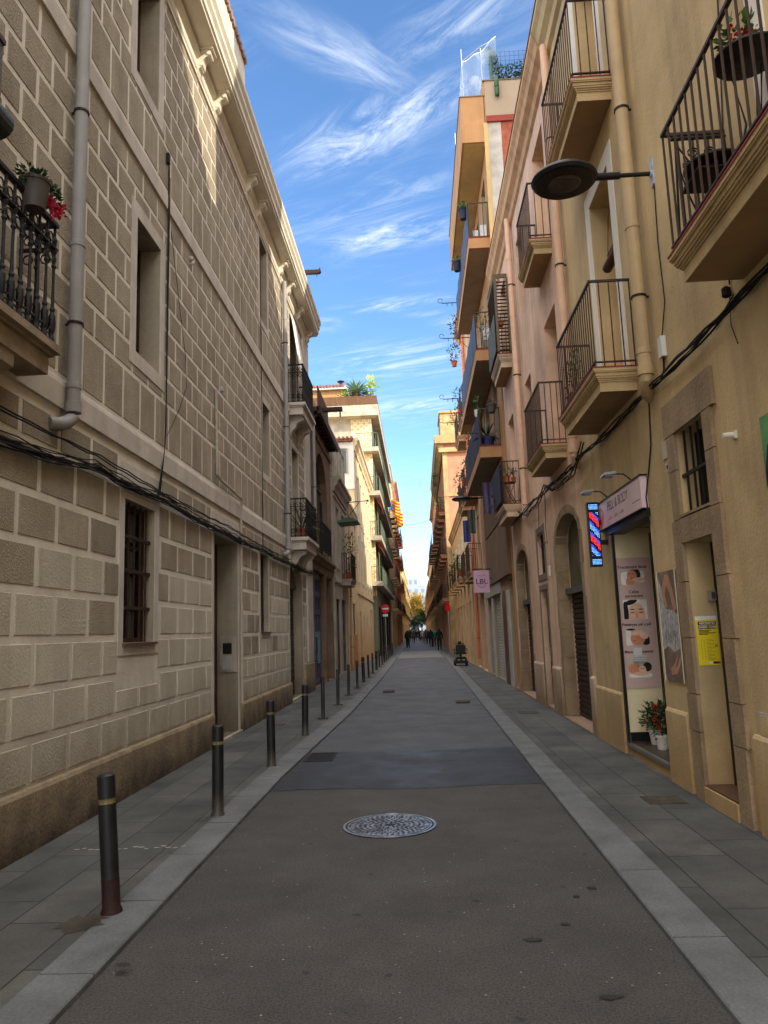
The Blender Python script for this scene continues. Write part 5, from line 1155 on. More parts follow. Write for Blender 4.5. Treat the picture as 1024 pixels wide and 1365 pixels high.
b = MB(FR); b.box(.435, .45, 17.6, 19.34, 4.5, 5.38); tag(b.build('balcony_cloth', M_navy), 'dark navy mesh cloth tied to the plant filled lower balcony', 'cloth')
# plant shelf with pots
t = thing('plant_rack', 'small rusty folding plant rack on the lower far balcony of the salmon house', 'rack', (2.2, 17.6, 4.43))
b = MB(FR); b.box(.08, .36, 17.52, 17.8, 4.93, 4.95); b.tube([(.1, 17.55, 4.43), (.34, 17.55, 4.93)], .012, 6); b.tube([(.34, 17.55, 4.43), (.1, 17.55, 4.93)], .012, 6); b.tube([(.1, 17.77, 4.43), (.34, 17.77, 4.93)], .012, 6); b.build('legs', mat('rusty_brown_steel', (112, 70, 48), .8, .3, 14), t)
potted('potted_plant', 'terracotta pot with loose green plant on the rusty balcony rack', (2.18, 17.6, 4.952), .07, .12, 'bush', (.14, .14, .16), 90, .06)
potted('potted_plant', 'second terracotta pot on the rusty balcony rack, nearer the wall', (2.34, 17.62, 4.952), .06, .10, 'bush', (.08, .1, .12), 60, .05, M_leafdk)
potted('potted_plant', 'plant trailing over the outer corner of the lower far balcony of the salmon house', (2.12, 19.0, 4.43), .1, .16, 'bush', (.2, .25, .25), 150, .08, M_leafdk, drop=.1)
potted('potted_plant', 'feathery green plant behind the bars of the mid height ochre balcony', (2.12, 9.55, 4.35), .1, .18, 'bush', (.14, .2, .34), 150, .06, M_leaf)
potted('hanging_pot', 'orange pot hung on the upper balcony rail beside the louvred screen', (2.24, 17.47, 8.72), .08, .12, 'bush', (.05, .05, .04), 14, .04)

# ================================================ RIGHT: ORANGE TALL HOUSE
f2r = Fc(1, 2.42)
R2 = thing('tall_orange_house', 'tall orange house on the right rising above its neighbours with blue screened balconies', 'building', (2.42, 23.5, 0))
fl = [4.9, 6.55, 9.1, 12.45, 15.1]
hh = []
for za, zb in ((6.55, 8.6), (9.1, 11.3), (12.45, 14.6)):
    for y in (20.6, 23.0, 25.4): hh.append(H(y, y+1.0, za, zb, .3, kind='glass'))
hg = [H(19.75, 20.5, .06, 2.85, .2, kind='door', m=M_grey), H(22.7, 25.0, .06, 2.55, .10, kind='roller', m=M_shutpale), H(25.5, 26.9, .06, 2.59, .1, kind='roller', m=M_shutpale)]
wall(f2r, 19.6, 27.4, 16.9, hh+hg, deep=8).build('wall', [M_orange, M_beigeside], R2)
for h in hh+hg: fill(f2r, R2, h, h['kind'], h['m'])
b = MB(f2r); b.box(0, .03, 21.2, 22.2, .02, 2.6); b.build('marble_pier', M_marble, R2)
for a, c in ((20.52, 21.18), (22.22, 22.68), (25.02, 25.48), (26.92, 27.38)): b = MB(f2r); b.box(0, .025, a, c, .02, 2.595); b.build('shop_pilaster', mat('dirty_white_paint', (176, 172, 162), .7, .14, 2, .1, 40, streak=.35), R2)
b = MB(f2r); b.box(0, .10, 19.65, 25.6, 2.95, 4.45); b.box(0, .11, 19.65, 25.6, 4.5, 5.9); b.build('brown_cladding', M_brown, R2)
b = MB(f2r); b.box(0, .06, 22.4, 27.3, 2.6, 2.93); b.build('shop_fascia', M_greyplastic, R2)
b = MB(); b.box(2.47, 8, 19.575, 19.596, 15.78, 16.9); b.build('beige_side_panel', M_beigeside, R2)
b = MB(); b.box(2.47, 8, 19.50, 19.596, 15.60, 15.775); b.build('red_band', M_redband, R2)
b = MB(); b.box(2.50, 2.86, 19.57, 19.596, 11, 15.6); b.build('whitewashed_strip', M_whitewash, R2)
b = MB(); b.box(2.862, 8, 19.575, 19.596, 11, 15.6); b.build('brick_side_panel', M_brick, R2)
b = MB(); b.box(2.38, 2.5, 19.56, 19.6, 11, 15.6); b.build('corner_strip', M_yellow, R2)
# top floor: solid parapet terrace projecting over the street
b = MB(f2r); b.box(-.02, .66, 19.6, 27.3, 15.05, 16.45)
s = b.build('parapet_balcony', M_orange, R2)
b = MB(f2r); b.face([(.02, 19.66, 15.045), (.02, 27.2, 15.045), (.60, 27.2, 15.045), (.60, 19.66, 15.045)]); b.build('soffit', M_yellow, s)
b = MB(f2r); b.box(-.03, .68, 19.58, 27.32, 16.45, 16.48); b.box(-5, .01, 19.55, 27.42, 16.9, 16.93); b.build('coping', M_brown, R2)
for k, (zt, o, cm, ya, yb) in enumerate(((12.42, .60, M_blue, 20.05, 26.4), (9.02, .60, M_blue, 19.75, 26.3), (6.47, .58, M_navy, 20.3, 26.5))):
    b = MB(f2r); b.box(0, o, ya, yb, zt-.3, zt); s = b.build('balcony', M_orange, R2)
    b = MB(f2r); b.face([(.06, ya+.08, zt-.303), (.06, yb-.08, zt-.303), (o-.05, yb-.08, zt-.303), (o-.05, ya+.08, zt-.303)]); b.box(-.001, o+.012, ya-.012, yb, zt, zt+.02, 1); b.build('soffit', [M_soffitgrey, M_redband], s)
    railing_mb(f2r, ya, yb, o, zt, 1.08, .13, .009, False).build('railing', M_ironbr, s)
    b = MB(f2r)
    n = 26
    for i in range(n):
        a, c = ya+.05+(yb-ya-.1)*i/n, ya+.05+(yb-ya-.1)*(i+1)/n; w0, w1 = .012*math.sin(i*1.3), .012*math.sin((i+1)*1.3)
        b.face([(o-.02+w0, a, zt+.03), (o-.02+w1, c, zt+.03), (o-.015+w1, c, zt+1.07), (o-.015+w0, a, zt+1.07)])
    tag(b.build('balcony_screen', cm), ['blue canvas tied along the top railed balcony of the tall orange house', 'blue canvas tied along the middle balcony of the tall orange house', 'dark navy canvas tied along the lowest balcony of the tall orange house'][k], 'screen', 'cloth screens on the balconies of the tall orange house')
potted('potted_plant', 'dark bucket with a sprawling plant hung outside the top blue screen', (1.74, 20.4, 13.2), .13, .34, 'bush', (.14, .2, .12), 60, .08, M_leaf, M_navy)
potted('potted_plant', 'dark tub hung halfway along the top blue screen', (1.72, 23.6, 13.2), .13, .34, 'bush', (.12, .2, .1), 40, .08, M_leaf, M_navy)
potted('potted_plant', 'thin leggy plant climbing over the middle blue screened balcony', (2.1, 20.3, 9.03), .12, .2, 'bush', (.22, .25, .75), 130, .07, M_leaf, M_terra)
b = MB(); b.box(2.05, 2.4, 20.3, 20.5, 9.1, 9.95); b.box(2.1, 2.35, 20.28, 20.3, 9.5, 9.85, 1); tag(b.build('water_heater', [M_greyplastic, M_white]), 'pale grey cabinet standing on the middle balcony of the tall orange house', 'cabinet')
b = MB(); b.box(2.2, 2.38, 20.4, 20.7, 12.5, 13.0); b.box(2.0, 2.15, 20.5, 20.7, 12.5, 12.9); tag(b.build('storage_boxes', M_white), 'white boxes stacked on the top railed balcony of the tall orange house', 'boxes')
potted('agave_plant', 'large spiky agave in a blue tub on the lowest balcony of the tall orange house', (2.12, 20.9, 6.49), .2, .38, 'spiky', (.4, .4, .62), 34, .05, M_leafdk, mat('cobalt_tub', (36, 48, 96), .5))
potted('potted_plant', 'leafy plant in a white pot at the outer corner of the lowest balcony', (1.88, 21.0, 7.5), .09, .2, 'bush', (.14, .16, .22), 80, .08, M_leaf, M_potwhite)
potted('potted_plant', 'grey ribbed pot hung on the near railing of the lowest orange house balcony', (2.22, 20.35, 7.42), .13, .24, 'bush', (.1, .1, .08), 30, .06, M_leafdk, M_potgrey)
potted('potted_plant', 'upright leafy plant far along the lowest balcony of the tall orange house', (1.92, 24.5, 6.9), .12, .3, 'bush', (.2, .3, .5), 130, .09, M_leafdk, M_potgrey)
# roof terrace plants and plastic sheet
t = thing('plastic_wind_sheet', 'translucent white plastic sheet stretched on poles over the roof terrace of the tall orange house', 'sheet', (2.1, 20, 16.5))
b = MB(); P = [(1.86, 19.75), (1.86, 24), (2.38, 19.75)]
for x_, y_ in ((1.88, 19.75), (1.88, 23.5), (2.44, 19.75), (2.40, 23.5)): b = MB(); b.tube([(x_, y_, 16.5), (x_, y_, 18.1)], .012, 5); b.build('pole', M_steel, t)
b = MB(); b.tube([(1.88, 19.75, 17.7), (2.44, 19.75, 18.15), (2.9, 19.9, 18.5)], .01, 5); b.build('rail', M_steel, t)
ms = bpy.data.materials.new('clear_plastic_sheet'); ms.use_nodes = True; nt = ms.node_tree; nt.nodes.clear()
o_ = nt.nodes.new('ShaderNodeOutputMaterial'); mx = nt.nodes.new('ShaderNodeMixShader'); tr = nt.nodes.new('ShaderNodeBsdfTransparent'); df = nt.nodes.new('ShaderNodeBsdfTranslucent'); df.inputs[0].default_value = (.9, .93, .95, 1)
nn = nt.nodes.new('ShaderNodeTexNoise'); nn.inputs['Scale'].default_value = 2.2; rr = nt.nodes.new('ShaderNodeMapRange'); rr.inputs[1].default_value = .45; rr.inputs[2].default_value = .62; rr.inputs[3].default_value = .3; rr.inputs[4].default_value = .95
ge = nt.nodes.new('ShaderNodeNewGeometry'); nt.links.new(ge.outputs['Position'], nn.inputs['Vector']); nt.links.new(nn.outputs['Fac'], rr.inputs[0]); nt.links.new(rr.outputs[0], mx.inputs[0]); nt.links.new(tr.outputs[0], mx.inputs[1]); nt.links.new(df.outputs[0], mx.inputs[2]); nt.links.new(mx.outputs[0], o_.inputs[0])
b = MB()
def sheet(A, B, n=12, top=(17.65, 18.1)):
    for i in range(n):
        t0, t1 = i/n, (i+1)/n; w = lambda q: .05*math.sin(q*13)
        p0 = (A[0]+(B[0]-A[0])*t0, A[1]+(B[1]-A[1])*t0+w(t0)); p1 = (A[0]+(B[0]-A[0])*t1, A[1]+(B[1]-A[1])*t1+w(t1))
        z0, z1 = top[0]+(top[1]-top[0])*t0-.12*math.sin(math.pi*t0), top[0]+(top[1]-top[0])*t1-.12*math.sin(math.pi*t1)
        b.add([(p0[0], p0[1], 16.5), (p1[0], p1[1], 16.5), (p1[0], p1[1], z1), (p0[0], p0[1], z0)], [(0, 1, 2, 3)])
        b.add([(p0[0], p0[1]-.02, z0-.01), (p1[0], p1[1]-.02, z1-.01), (p1[0], p1[1]-.02, z1+.012), (p0[0], p0[1]-.02, z0+.012)], [(0, 1, 2, 3)], 1)
sheet((1.88, 19.75), (2.9, 19.75), 14, (17.7, 18.45)); sheet((1.88, 23.5), (1.88, 19.75), 12, (17.6, 17.7))
b.build('sheet', [ms, M_white], t)
t = thing('roof_hedge', 'dark green climbing hedge on wire mesh along the roof edge of the tall orange house', 'hedge', (3.2, 20, 16.95))
b = MB()
for (x_, z_, rx, rz, n) in ((2.82, 17.5, .12, .6, 260), (3.02, 17.2, .22, .36, 170), (3.35, 17.3, .25, .42, 150), (3.7, 17.3, .3, .5, 260), (3.2, 17.0, .6, .1, 200), (3.9, 17.15, .4, .3, 160), (4.3, 17.3, .3, .5, 160)): foliage(b, (x_, 19.85, z_), (rx, .15, rz), n, .085)
b.build('leaves', M_leafdk, t)
b = MB()
for k in range(14): b.tube([(2.75+.13*k, 19.8, 16.95), (2.75+.13*k, 19.8, 18.0)], .004, 4)
for k in range(8): b.tube([(2.7, 19.8, 17.0+.14*k), (4.5, 19.8, 17.0+.14*k)], .004, 4)
b.tube([(2.72, 19.8, 16.9), (2.72, 19.8, 18.15)], .05, 8, 1)
b.build('wire_mesh', [M_iron, M_leafdk], t)
b = MB(); b.lathe((2.8, 19.47, 16.35), [(.055, 0), (.065, .02), (.065, .24), (.05, .25)], 12); b.lathe((2.8, 19.47, 16.62), [(.055, 0), (.065, .02), (.065, .22), (.05, .24)], 12)
tag(b.build('downspout_head', M_leafdk, smooth=True), 'short dark green downspout on the beige side wall under the roof hedge', 'downspout')
# hanging sign with three letters
Mlil = mat('lilac_sign', (196, 156, 176), .45, .04, 2, 0)
hsg = Panel('hanging_sign', 'square lilac sign with dark letters hanging out from the right wall over grey shutters', 'sign', 'cam', 24.0, 1.745, 2.235, 2.69, 3.38, Mlil, .05)
hsg.text('LBL', 1.99, 3.03, .22, Mtxt, 1.1, bold=.002)
hsg.flat('ornament', Mtxt, [(1.84, 3.2), (1.9, 3.225), (1.99, 3.21), (2.08, 3.225), (2.14, 3.2), (2.08, 3.215), (1.99, 3.2), (1.9, 3.215)])
hsg.flat('ornament', Mtxt, [(1.84, 2.92), (1.9, 2.87), (1.99, 2.84), (2.08, 2.87), (2.14, 2.92), (2.08, 2.885), (1.99, 2.86), (1.9, 2.885)]); hsg.flat('ornament', Mtxt, rec(1.84, 2.14, 2.925, 2.932))
b = MB(); b.tube([(2.42, 24.03, 3.42), (1.74, 24.03, 3.42)], .014, 6); b.tube([(2.42, 24.03, 3.1), (2.2, 24.03, 3.15), (2.1, 24.03, 3.05)], .012, 6); b.build('bracket', M_iron, hsg.t)
# ----------------------------------------------- farther right
R3, f3r = grid_building('peach_balcony_house', 'narrow peach house on the right crowded with small plant filled balconies', 1, 2.36, 27.4, 33, 14.6, mat('peach_plaster', (200, 162, 128), .88, .12, 1, streak=.15), pitch=2.8, balcony_out=.5, mrail=M_ironbr, gfk='door')
pipe(f3r, R3, 30.3, .3, 14.4, .06, M_pipered, .1)
R4, f4r = simple_building('low_tan_house', 'low tan house on the right with tall shuttered doors, beyond the peach house', 1, 2.30, 33, 50, 7.4, mat('tan_plaster', (190, 158, 120), .88, .12, 1, streak=.15), [35, 38, 41, 44, 47], [(3.9, 6.0)],
    [(34, 35.2, .05, 2.8, 'door'), (36.4, 37.6, .05, 2.8, 'door'), (38.8, 40.2, .05, 2.8, 'roller'), (41.6, 42.8, .05, 2.8, 'door'), (44, 46, .05, 2.8, 'roller'), (47.4, 48.4, .05, 2.8, 'door')], cornice=(.2, .4), bal=[(34.2, 35.8, 3.65), (37.2, 38.8, 3.65), (40.2, 41.8, 3.65), (43.2, 44.8, 3.65), (46.2, 47.8, 3.65)], ww_sur=M_cream)
M_pink = mat('pink_salmon_render', (174, 124, 98), .88, .12, .8)
R5, f5r = grid_building('ornate_corner_house', 'ornate house farther down the right with a bracketed cornice and a pink side wall', 1, 2.06, 50.5, 70, 14.4, M_pink, pitch=3.2, balcony_out=.5)
b = MB(f5r); b.prof([(0, 13.3), (.1, 13.3), (.12, 13.7), (.45, 13.9), (.5, 14.4), (.55, 14.5), (0, 14.56)], 50.46, 70.1); b.box(-4, .55, 50.1, 50.45, 14.0, 14.55); b.box(-4, .3, 50.2, 50.46, 13.4, 13.7)
for k in range(24): b.prof([(.12, 13.35), (.42, 13.85), (.12, 13.85)], 50.6+.8*k, 50.9+.8*k)
b.box(-3.5, .1, 50.6, 54, 14.6, 16.2); b.box(-3.5, .16, 50.5, 54.1, 16.2, 16.35)
b.build('bracketed_cornice', mat('ochre_stone', (170, 142, 98), .85, .2, 2, .2, 30, streak=.3), R5)
b = MB(f5r); b.box(-4, .06, 50.4, 50.5, 10.4, 10.6); b.box(-4, .08, 50.4, 50.5, 7.6, 7.9); b.box(-.25, .05, 50.42, 50.5, 0, 13.4); b.build('quoins', mat('ochre_stone', (206, 168, 104)), R5)
R6, f6r = grid_building('far_white_gable_house', 'far house on the right with a white gable wall beyond the ornate house', 1, 2.0, 70, 92, 14.8, mat('far_tan_plaster', (190, 156, 120), .88, .12, .6), balcony_out=.6)
b = MB(); b.box(2.02, 8, 69.9, 69.99, 10, 16.4); b.build('white_gable', M_whiteplast, R6)
R7, f7r = grid_building('far_ochre_row', 'far ochre row of houses on the right with many small balconies', 1, 1.95, 92, 140, 11.5, mat('far_ochre_plaster', (184, 154, 116), .88, .14, .5), pitch=4, balcony_out=.6)
R8, f8r = grid_building('last_right_flats', 'last row of flats at the far right end of the street', 1, 2.1, 140, 270, 10.5, mat('far_buff_plaster', (184, 152, 114), .88, .14, .4), pitch=7, balcony_out=.6)
# unseen blocks added behind the ochre and salmon houses to shade the street
Rb = thing('shade_block', 'unseen plain block added behind the ochre and salmon houses to shade the street', 'building', (9, 8, 0)); fb = Fc(1, 6.0)
wall(fb, -18, 2.4, 17.0, [], deep=9).build('wall', [M_grey, M_grey], Rb)
wall(Fc(1, 6.003), 5.4, 8.6, 17.4, [], deep=9).build('shade_tower', [M_grey, M_grey], Rb)  # added tower; its shadow breaks up the sun patch on the left cornice
wall(Fc(1, 6.503), 13.0, 19.3, 20.5, [], deep=9).build('shade_wing', [M_grey, M_grey], Rb)  # added wing, keeps the sun off the orange house's side wall
wall(Fc(1, 4.2), -3.9, 19.5, 13.3, [], z0=10.9, deep=1.6).build('shade_storey', [M_ochre, M_ochre], R0)  # unseen storey added so its shadow reaches higher on the left wall

# iron roof hooks (clothes or scaffold brackets) on the right eaves
for k, (x_, y_, z_) in enumerate(((1.75, 27.6, 13.9), (1.75, 27.9, 12.6), (1.7, 30.5, 11.0), (1.7, 32.0, 10.4))):
    b = MB(); b.tube([(2.36, y_, z_), (1.35, y_, z_)], .018, 6); b.tube([(1.35+.09*math.cos(q*.7)-.05, y_, z_+.1+.09*math.sin(q*.7)) for q in range(9)], .012, 5); b.tube([(1.55, y_, z_), (1.55, y_, z_-.12)], .014, 5); b.tube([(1.75, y_, z_), (1.75, y_, z_-.12)], .014, 5); b.tube([(2.36, y_, z_-.5), (1.9, y_, z_)], .012, 5)
    tag(b.build('iron_bracket', M_ironbr), ['topmost curled iron bracket against the sky on the peach house', 'second curled iron bracket just under the topmost one on the peach house', 'third curled iron bracket down on the peach house', 'lowest curled iron bracket on the peach house'][k], 'bracket', 'curled iron brackets on the peach house')
b = MB(); b.tube([(-2.98, 31.2, 6.95), (-1.95, 31.2, 7.0)], .02, 6); b.tube([(-2.9, 31.2, 6.2), (-2.3, 31.2, 6.95)], .015, 6); b.ball((-1.95, 31.2, 7.0), .05); b.ball((-2.0, 31.2, 6.9), .03)
tag(b.build('iron_bracket', M_ironbr), 'dark iron arm sticking out under the cornice of the grey house on the left', 'bracket')

# plants on left and far balconies
potted('potted_plant', 'spiky leafed plant in a pot on the lower far balcony of the block-patterned house', (-2.85, 18.8, 3.97), .13, .25, 'spiky', (.4, .4, .95), 26, .035, M_leafdk, M_terra)
potted('potted_plant', 'tall thin plant on the balcony of the grey corniced house', (-2.75, 30.6, 3.7), .15, .3, 'bush', (.35, .5, .95), 190, .11, M_leafdk, M_terra)
potted('agave_plant', 'big blue green spiky agave on the roof terrace of the tiled apartment block', (-3.55, 47.75, 16.2), .28, .75, 'spiky', (1.2, 1.2, 1.35), 110, .13, M_leafagave, M_stem)
potted('potted_plant', 'yellow green banana like plant at the right end of the planted roof terrace', (-2.55, 47.7, 16.2), .2, .4, 'bush', (.4, .35, .85), 90, .34, M_leaflt, M_terra)
potted('potted_plant', 'yellow green bush at the left end of the planted roof terrace', (-4.15, 47.7, 16.1), .2, .4, 'bush', (.5, .4, .4), 110, .2, M_leaflt, M_terra)
potted('potted_plant', 'olive bush low between agave and banana plant on the roof terrace', (-2.85, 47.9, 16.1), .2, .4, 'bush', (.4, .4, .35), 120, .15, M_leaf, M_terra)
b = MB(); b.prof([(-2.35, 4.93), (-2.0, 5.05), (-1.75, 4.95), (-1.72, 4.92), (-2.35, 4.88)], 22.6, 23.6)
tag(b.build('small_awning', M_leafdk), 'small green awning beside the dark railing of the brown arched house', 'awning')
for k, (x_, y_, z_, lab) in enumerate(((1.95, 28.8, 6.9, 'bushy plant on the lowest balcony of the peach house'), (1.95, 31.6, 6.9, 'trailing plant on the low far balcony of the peach house'), (1.95, 28.8, 9.8, 'green plant on the second balcony row of the peach house'), (1.95, 31.6, 9.8, 'tangled plant on the second row far balcony of the peach house'), (1.95, 31.4, 12.6, 'plant against the sky on the top balcony of the peach house'),
    (1.95, 28.2, 12.6, 'small plant with red blooms on the top near balcony of the peach house'), (1.9, 35, 3.9, 'plant on the near balcony of the low tan house'), (1.9, 41, 3.9, 'plant on the middle balcony of the low tan house'), (1.65, 52.2, 9.6, 'plant on a balcony of the ornate house'), (1.65, 58, 12.4, 'plant on the top balcony of the ornate house'))):
    potted('potted_plant', lab, (x_, y_, z_+.1), .13, .25, 'bush', (.32, .45, .45), 120, .12, (M_leaf, M_leafdk)[k % 2], (M_terra, M_potgrey)[k % 2], flower=(M_flred, 6, (.2, .3, .2)) if k == 5 else None)
# washing hung on the right
for k, (y_, c) in enumerate(((21.5, mat('purple_cloth', (96, 84, 110), .9)), (28.4, M_greycloth), (31.2, mat('blue_cloth', (60, 74, 130), .9)))):
    b = MB(); z_ = 5.0 if k else 4.7
    for i in range(6): b.face([(1.95+.05*i, y_+.04*math.sin(i*2), z_+1.0), (2.0+.05*i, y_+.04*math.sin(i*2+2), z_+1.0), (2.0+.05*i, y_+.06*math.sin(i*2+2), z_+.1), (1.95+.05*i, y_+.06*math.sin(i*2), z_+.1)])
    tag(b.build('hanging_laundry', c), ['purple grey cloth hanging near the second street lamp', 'grey green cloth hanging from the peach house', 'blue cloth hanging from the far side of the peach house'][k], 'laundry')

# flags
def flag(label, x, y, z, w, h, blue):
    t = thing('flag', label, 'flag', (x, y, z), 'striped flags on the left balconies'); Yl = mat('flag_yellow', (236, 186, 40), .8, .05); Rd = mat('flag_red', (206, 60, 36), .8, .05); Bl = mat('flag_blue', (70, 120, 190), .8, .05)
    b = MB(); n = 10; q = 9
    for j in range(q):
        for i in range(n):
            u0, u1 = i/n, (i+1)/n; v0, v1 = j/q, (j+1)/q
            P = lambda u, v: (x+w*u, y+.15*math.sin(u*6+v), z-h*v-.45*w*u+.06*math.sin(u*7))
            m = 2 if (blue and u1 <= .42 and abs(v0+.05-.5) < .5-u0*1.1) else j % 2
            b.add([P(u0, v0), P(u1, v0), P(u1, v1), P(u0, v1)], [(0, 1, 2, 3)], m)
    b.build('cloth', [Yl, Rd, Bl], t); b = MB(); b.tube([(x-.1, y, z+.1), (x-.05, y, z-h-.1)], .02, 5); b.build('pole', M_iron, t)
flag('yellow and red striped flag with blue triangle hung from the pale flag house', -2.45, 72, 14.2, 1.0, 1.3, True)
flag('second yellow and red striped flag, lower and farther along the left side', -2.2, 80, 14.4, .9, 1.5, False)
# no entry signs
def round_sign(label, x, y, z, r, face, h0=.035):
    t = thing('traffic_sign', label, 'traffic sign', (x, y, h0)); b = MB(); b.tube([(x, y+.03, h0), (x, y+.03, z+r)], .03, 8); b.build('pole', M_greyplastic, t)
    b = MB(); b.lathe((x, y, z), [(r, -.004), (r, .006)], 28, axis='y'); d = b.build('disc', mat('sign_red', (196, 24, 34), .4, .05, 2, 0), t)
    if face: b = MB(); b.box(x-r*.7, x+r*.7, y-.008, y-.005, z-r*.16, z+r*.16); b.build('bar', M_white, d); b = MB(); b.box(x-r*.6, x+r*.6, y-.004, y+.004, z-r*1.75, z-r*1.2); b.build('sub_plate', M_white, t)
    return t
round_sign('red no entry sign with white bar on a pole at the left pavement', -2.30, 52, 3.12, .30, True)
round_sign('red round sign turned partly away on a pole at the right pavement', 1.86, 50, 3.0, .25, False).rotation_euler = (0, 0, R(-52))
# cable over the street far away
b = MB(); b.tube([(-2.4, 80, 12.8)]+[(-2.4+4.4*k/8, 80, 12.8+.45*k/8-.35*math.sin(math.pi*k/8)) for k in range(1, 8)]+[(2.0, 80, 13.25)], .02, 5); tag(b.build('overhead_wire', M_cable), 'thin wire strung across the street high up in the distance', 'wire')

# mobility scooter seen from behind
x, y, z = 1.70, 33.6, PZ
t = thing('mobility_scooter', 'black mobility scooter parked on the right pavement, seen from behind', 'mobility scooter', (x, y, z))
b = MB(); b.box(x-.24, x+.24, y-.45, y+.5, z+.10, z+.18); b.prof([(x-.26, z+.14), (x+.26, z+.14), (x+.24, z+.32), (x+.18, z+.38), (x-.18, z+.38), (x-.24, z+.32)], y-.5, y+.05); b.build('body', M_black, t)
for sx in (-.25, .25):
    for sy in (-.3, .45):
        b = MB(); b.lathe((x+sx, y+sy, z+.11), [(.05, -.04), (.11, -.035), (.11, .035), (.05, .04)], 16, axis='x'); b.build('wheel', M_rubber, t)
b = MB(); b.tube([(x, y-.2, z+.35), (x, y-.2, z+.5)], .04, 8); b.prof([(x-.22, z+.48), (x+.22, z+.48), (x+.24, z+.54), (x+.2, z+.58), (x-.2, z+.58), (x-.24, z+.54)], y-.4, y+.08); b.build('seat', M_black, t)
b = MB(); b.prof([(x-.19, z+.56), (x+.19, z+.56), (x+.22, z+.66), (x+.21, z+.85), (x+.13, z+.90), (x-.13, z+.90), (x-.21, z+.85), (x-.22, z+.66)], y-.44, y-.36); b.build('backrest', M_black, t)
for sx in (-.27, .27): b = MB(); b.box(x+sx-.03, x+sx+.03, y-.38, y, z+.68, z+.72); b.box(x+sx-.015, x+sx+.015, y-.38, y-.34, z+.5, z+.68); b.build('armrest', M_black, t)
b = MB(); b.tube([(x, y+.45, z+.15), (x, y+.3, z+.9)], .02, 8); b.tube([(x-.2, y+.28, z+.92), (x+.2, y+.28, z+.92)], .016, 8); b.box(x-.08, x+.08, y+.27, y+.33, z+.9, z+1.02); b.build('tiller', M_black, t)
b = MB(); b.box(x-.16, x-.04, y-.506, y-.5, z+.24, z+.27); b.box(x+.04, x+.16, y-.506, y-.5, z+.24, z+.27); b.build('reflector', mat('grey_reflector', (170, 164, 160), .3), t)

# van far away
x, y = -.95, 140
t = thing('parked_van', 'dark van seen head on at the far end of the street', 'van', (x, y, 0))
b = MB(); b.prof([(x-.85, .3), (x+.85, .3), (x+.88, 1.1), (x+.75, 1.85), (x+.6, 1.95), (x-.6, 1.95), (x-.75, 1.85), (x-.88, 1.1)], y+.6, y+4.4); b.prof([(x-.85, .3), (x+.85, .3), (x+.87, 1.0), (x-.87, 1.0)], y, y+.6); b.build('body', mat('dark_van_paint', (26, 28, 32), .3, .05), t)
b = MB(); b.prof([(x-.72, 1.1), (x+.72, 1.1), (x+.62, 1.75), (x-.62, 1.75)], y+.585, y+.6); b.build('windscreen', M_glass, t)
for sx in (-.65, .65): b = MB(); b.lathe((x+sx, y-.01, .75), [(.1, 0), (.1, .02)], 12, axis='y'); b.build('headlight', M_white, t)
for sx in (-.78, .78):
    for sy in (.8, 3.6): b = MB(); b.lathe((x+sx, y+sy, .32), [(.2, -.1), (.32, -.09), (.32, .09), (.2, .1)], 16, axis='x'); b.build('wheel', M_rubber, t)

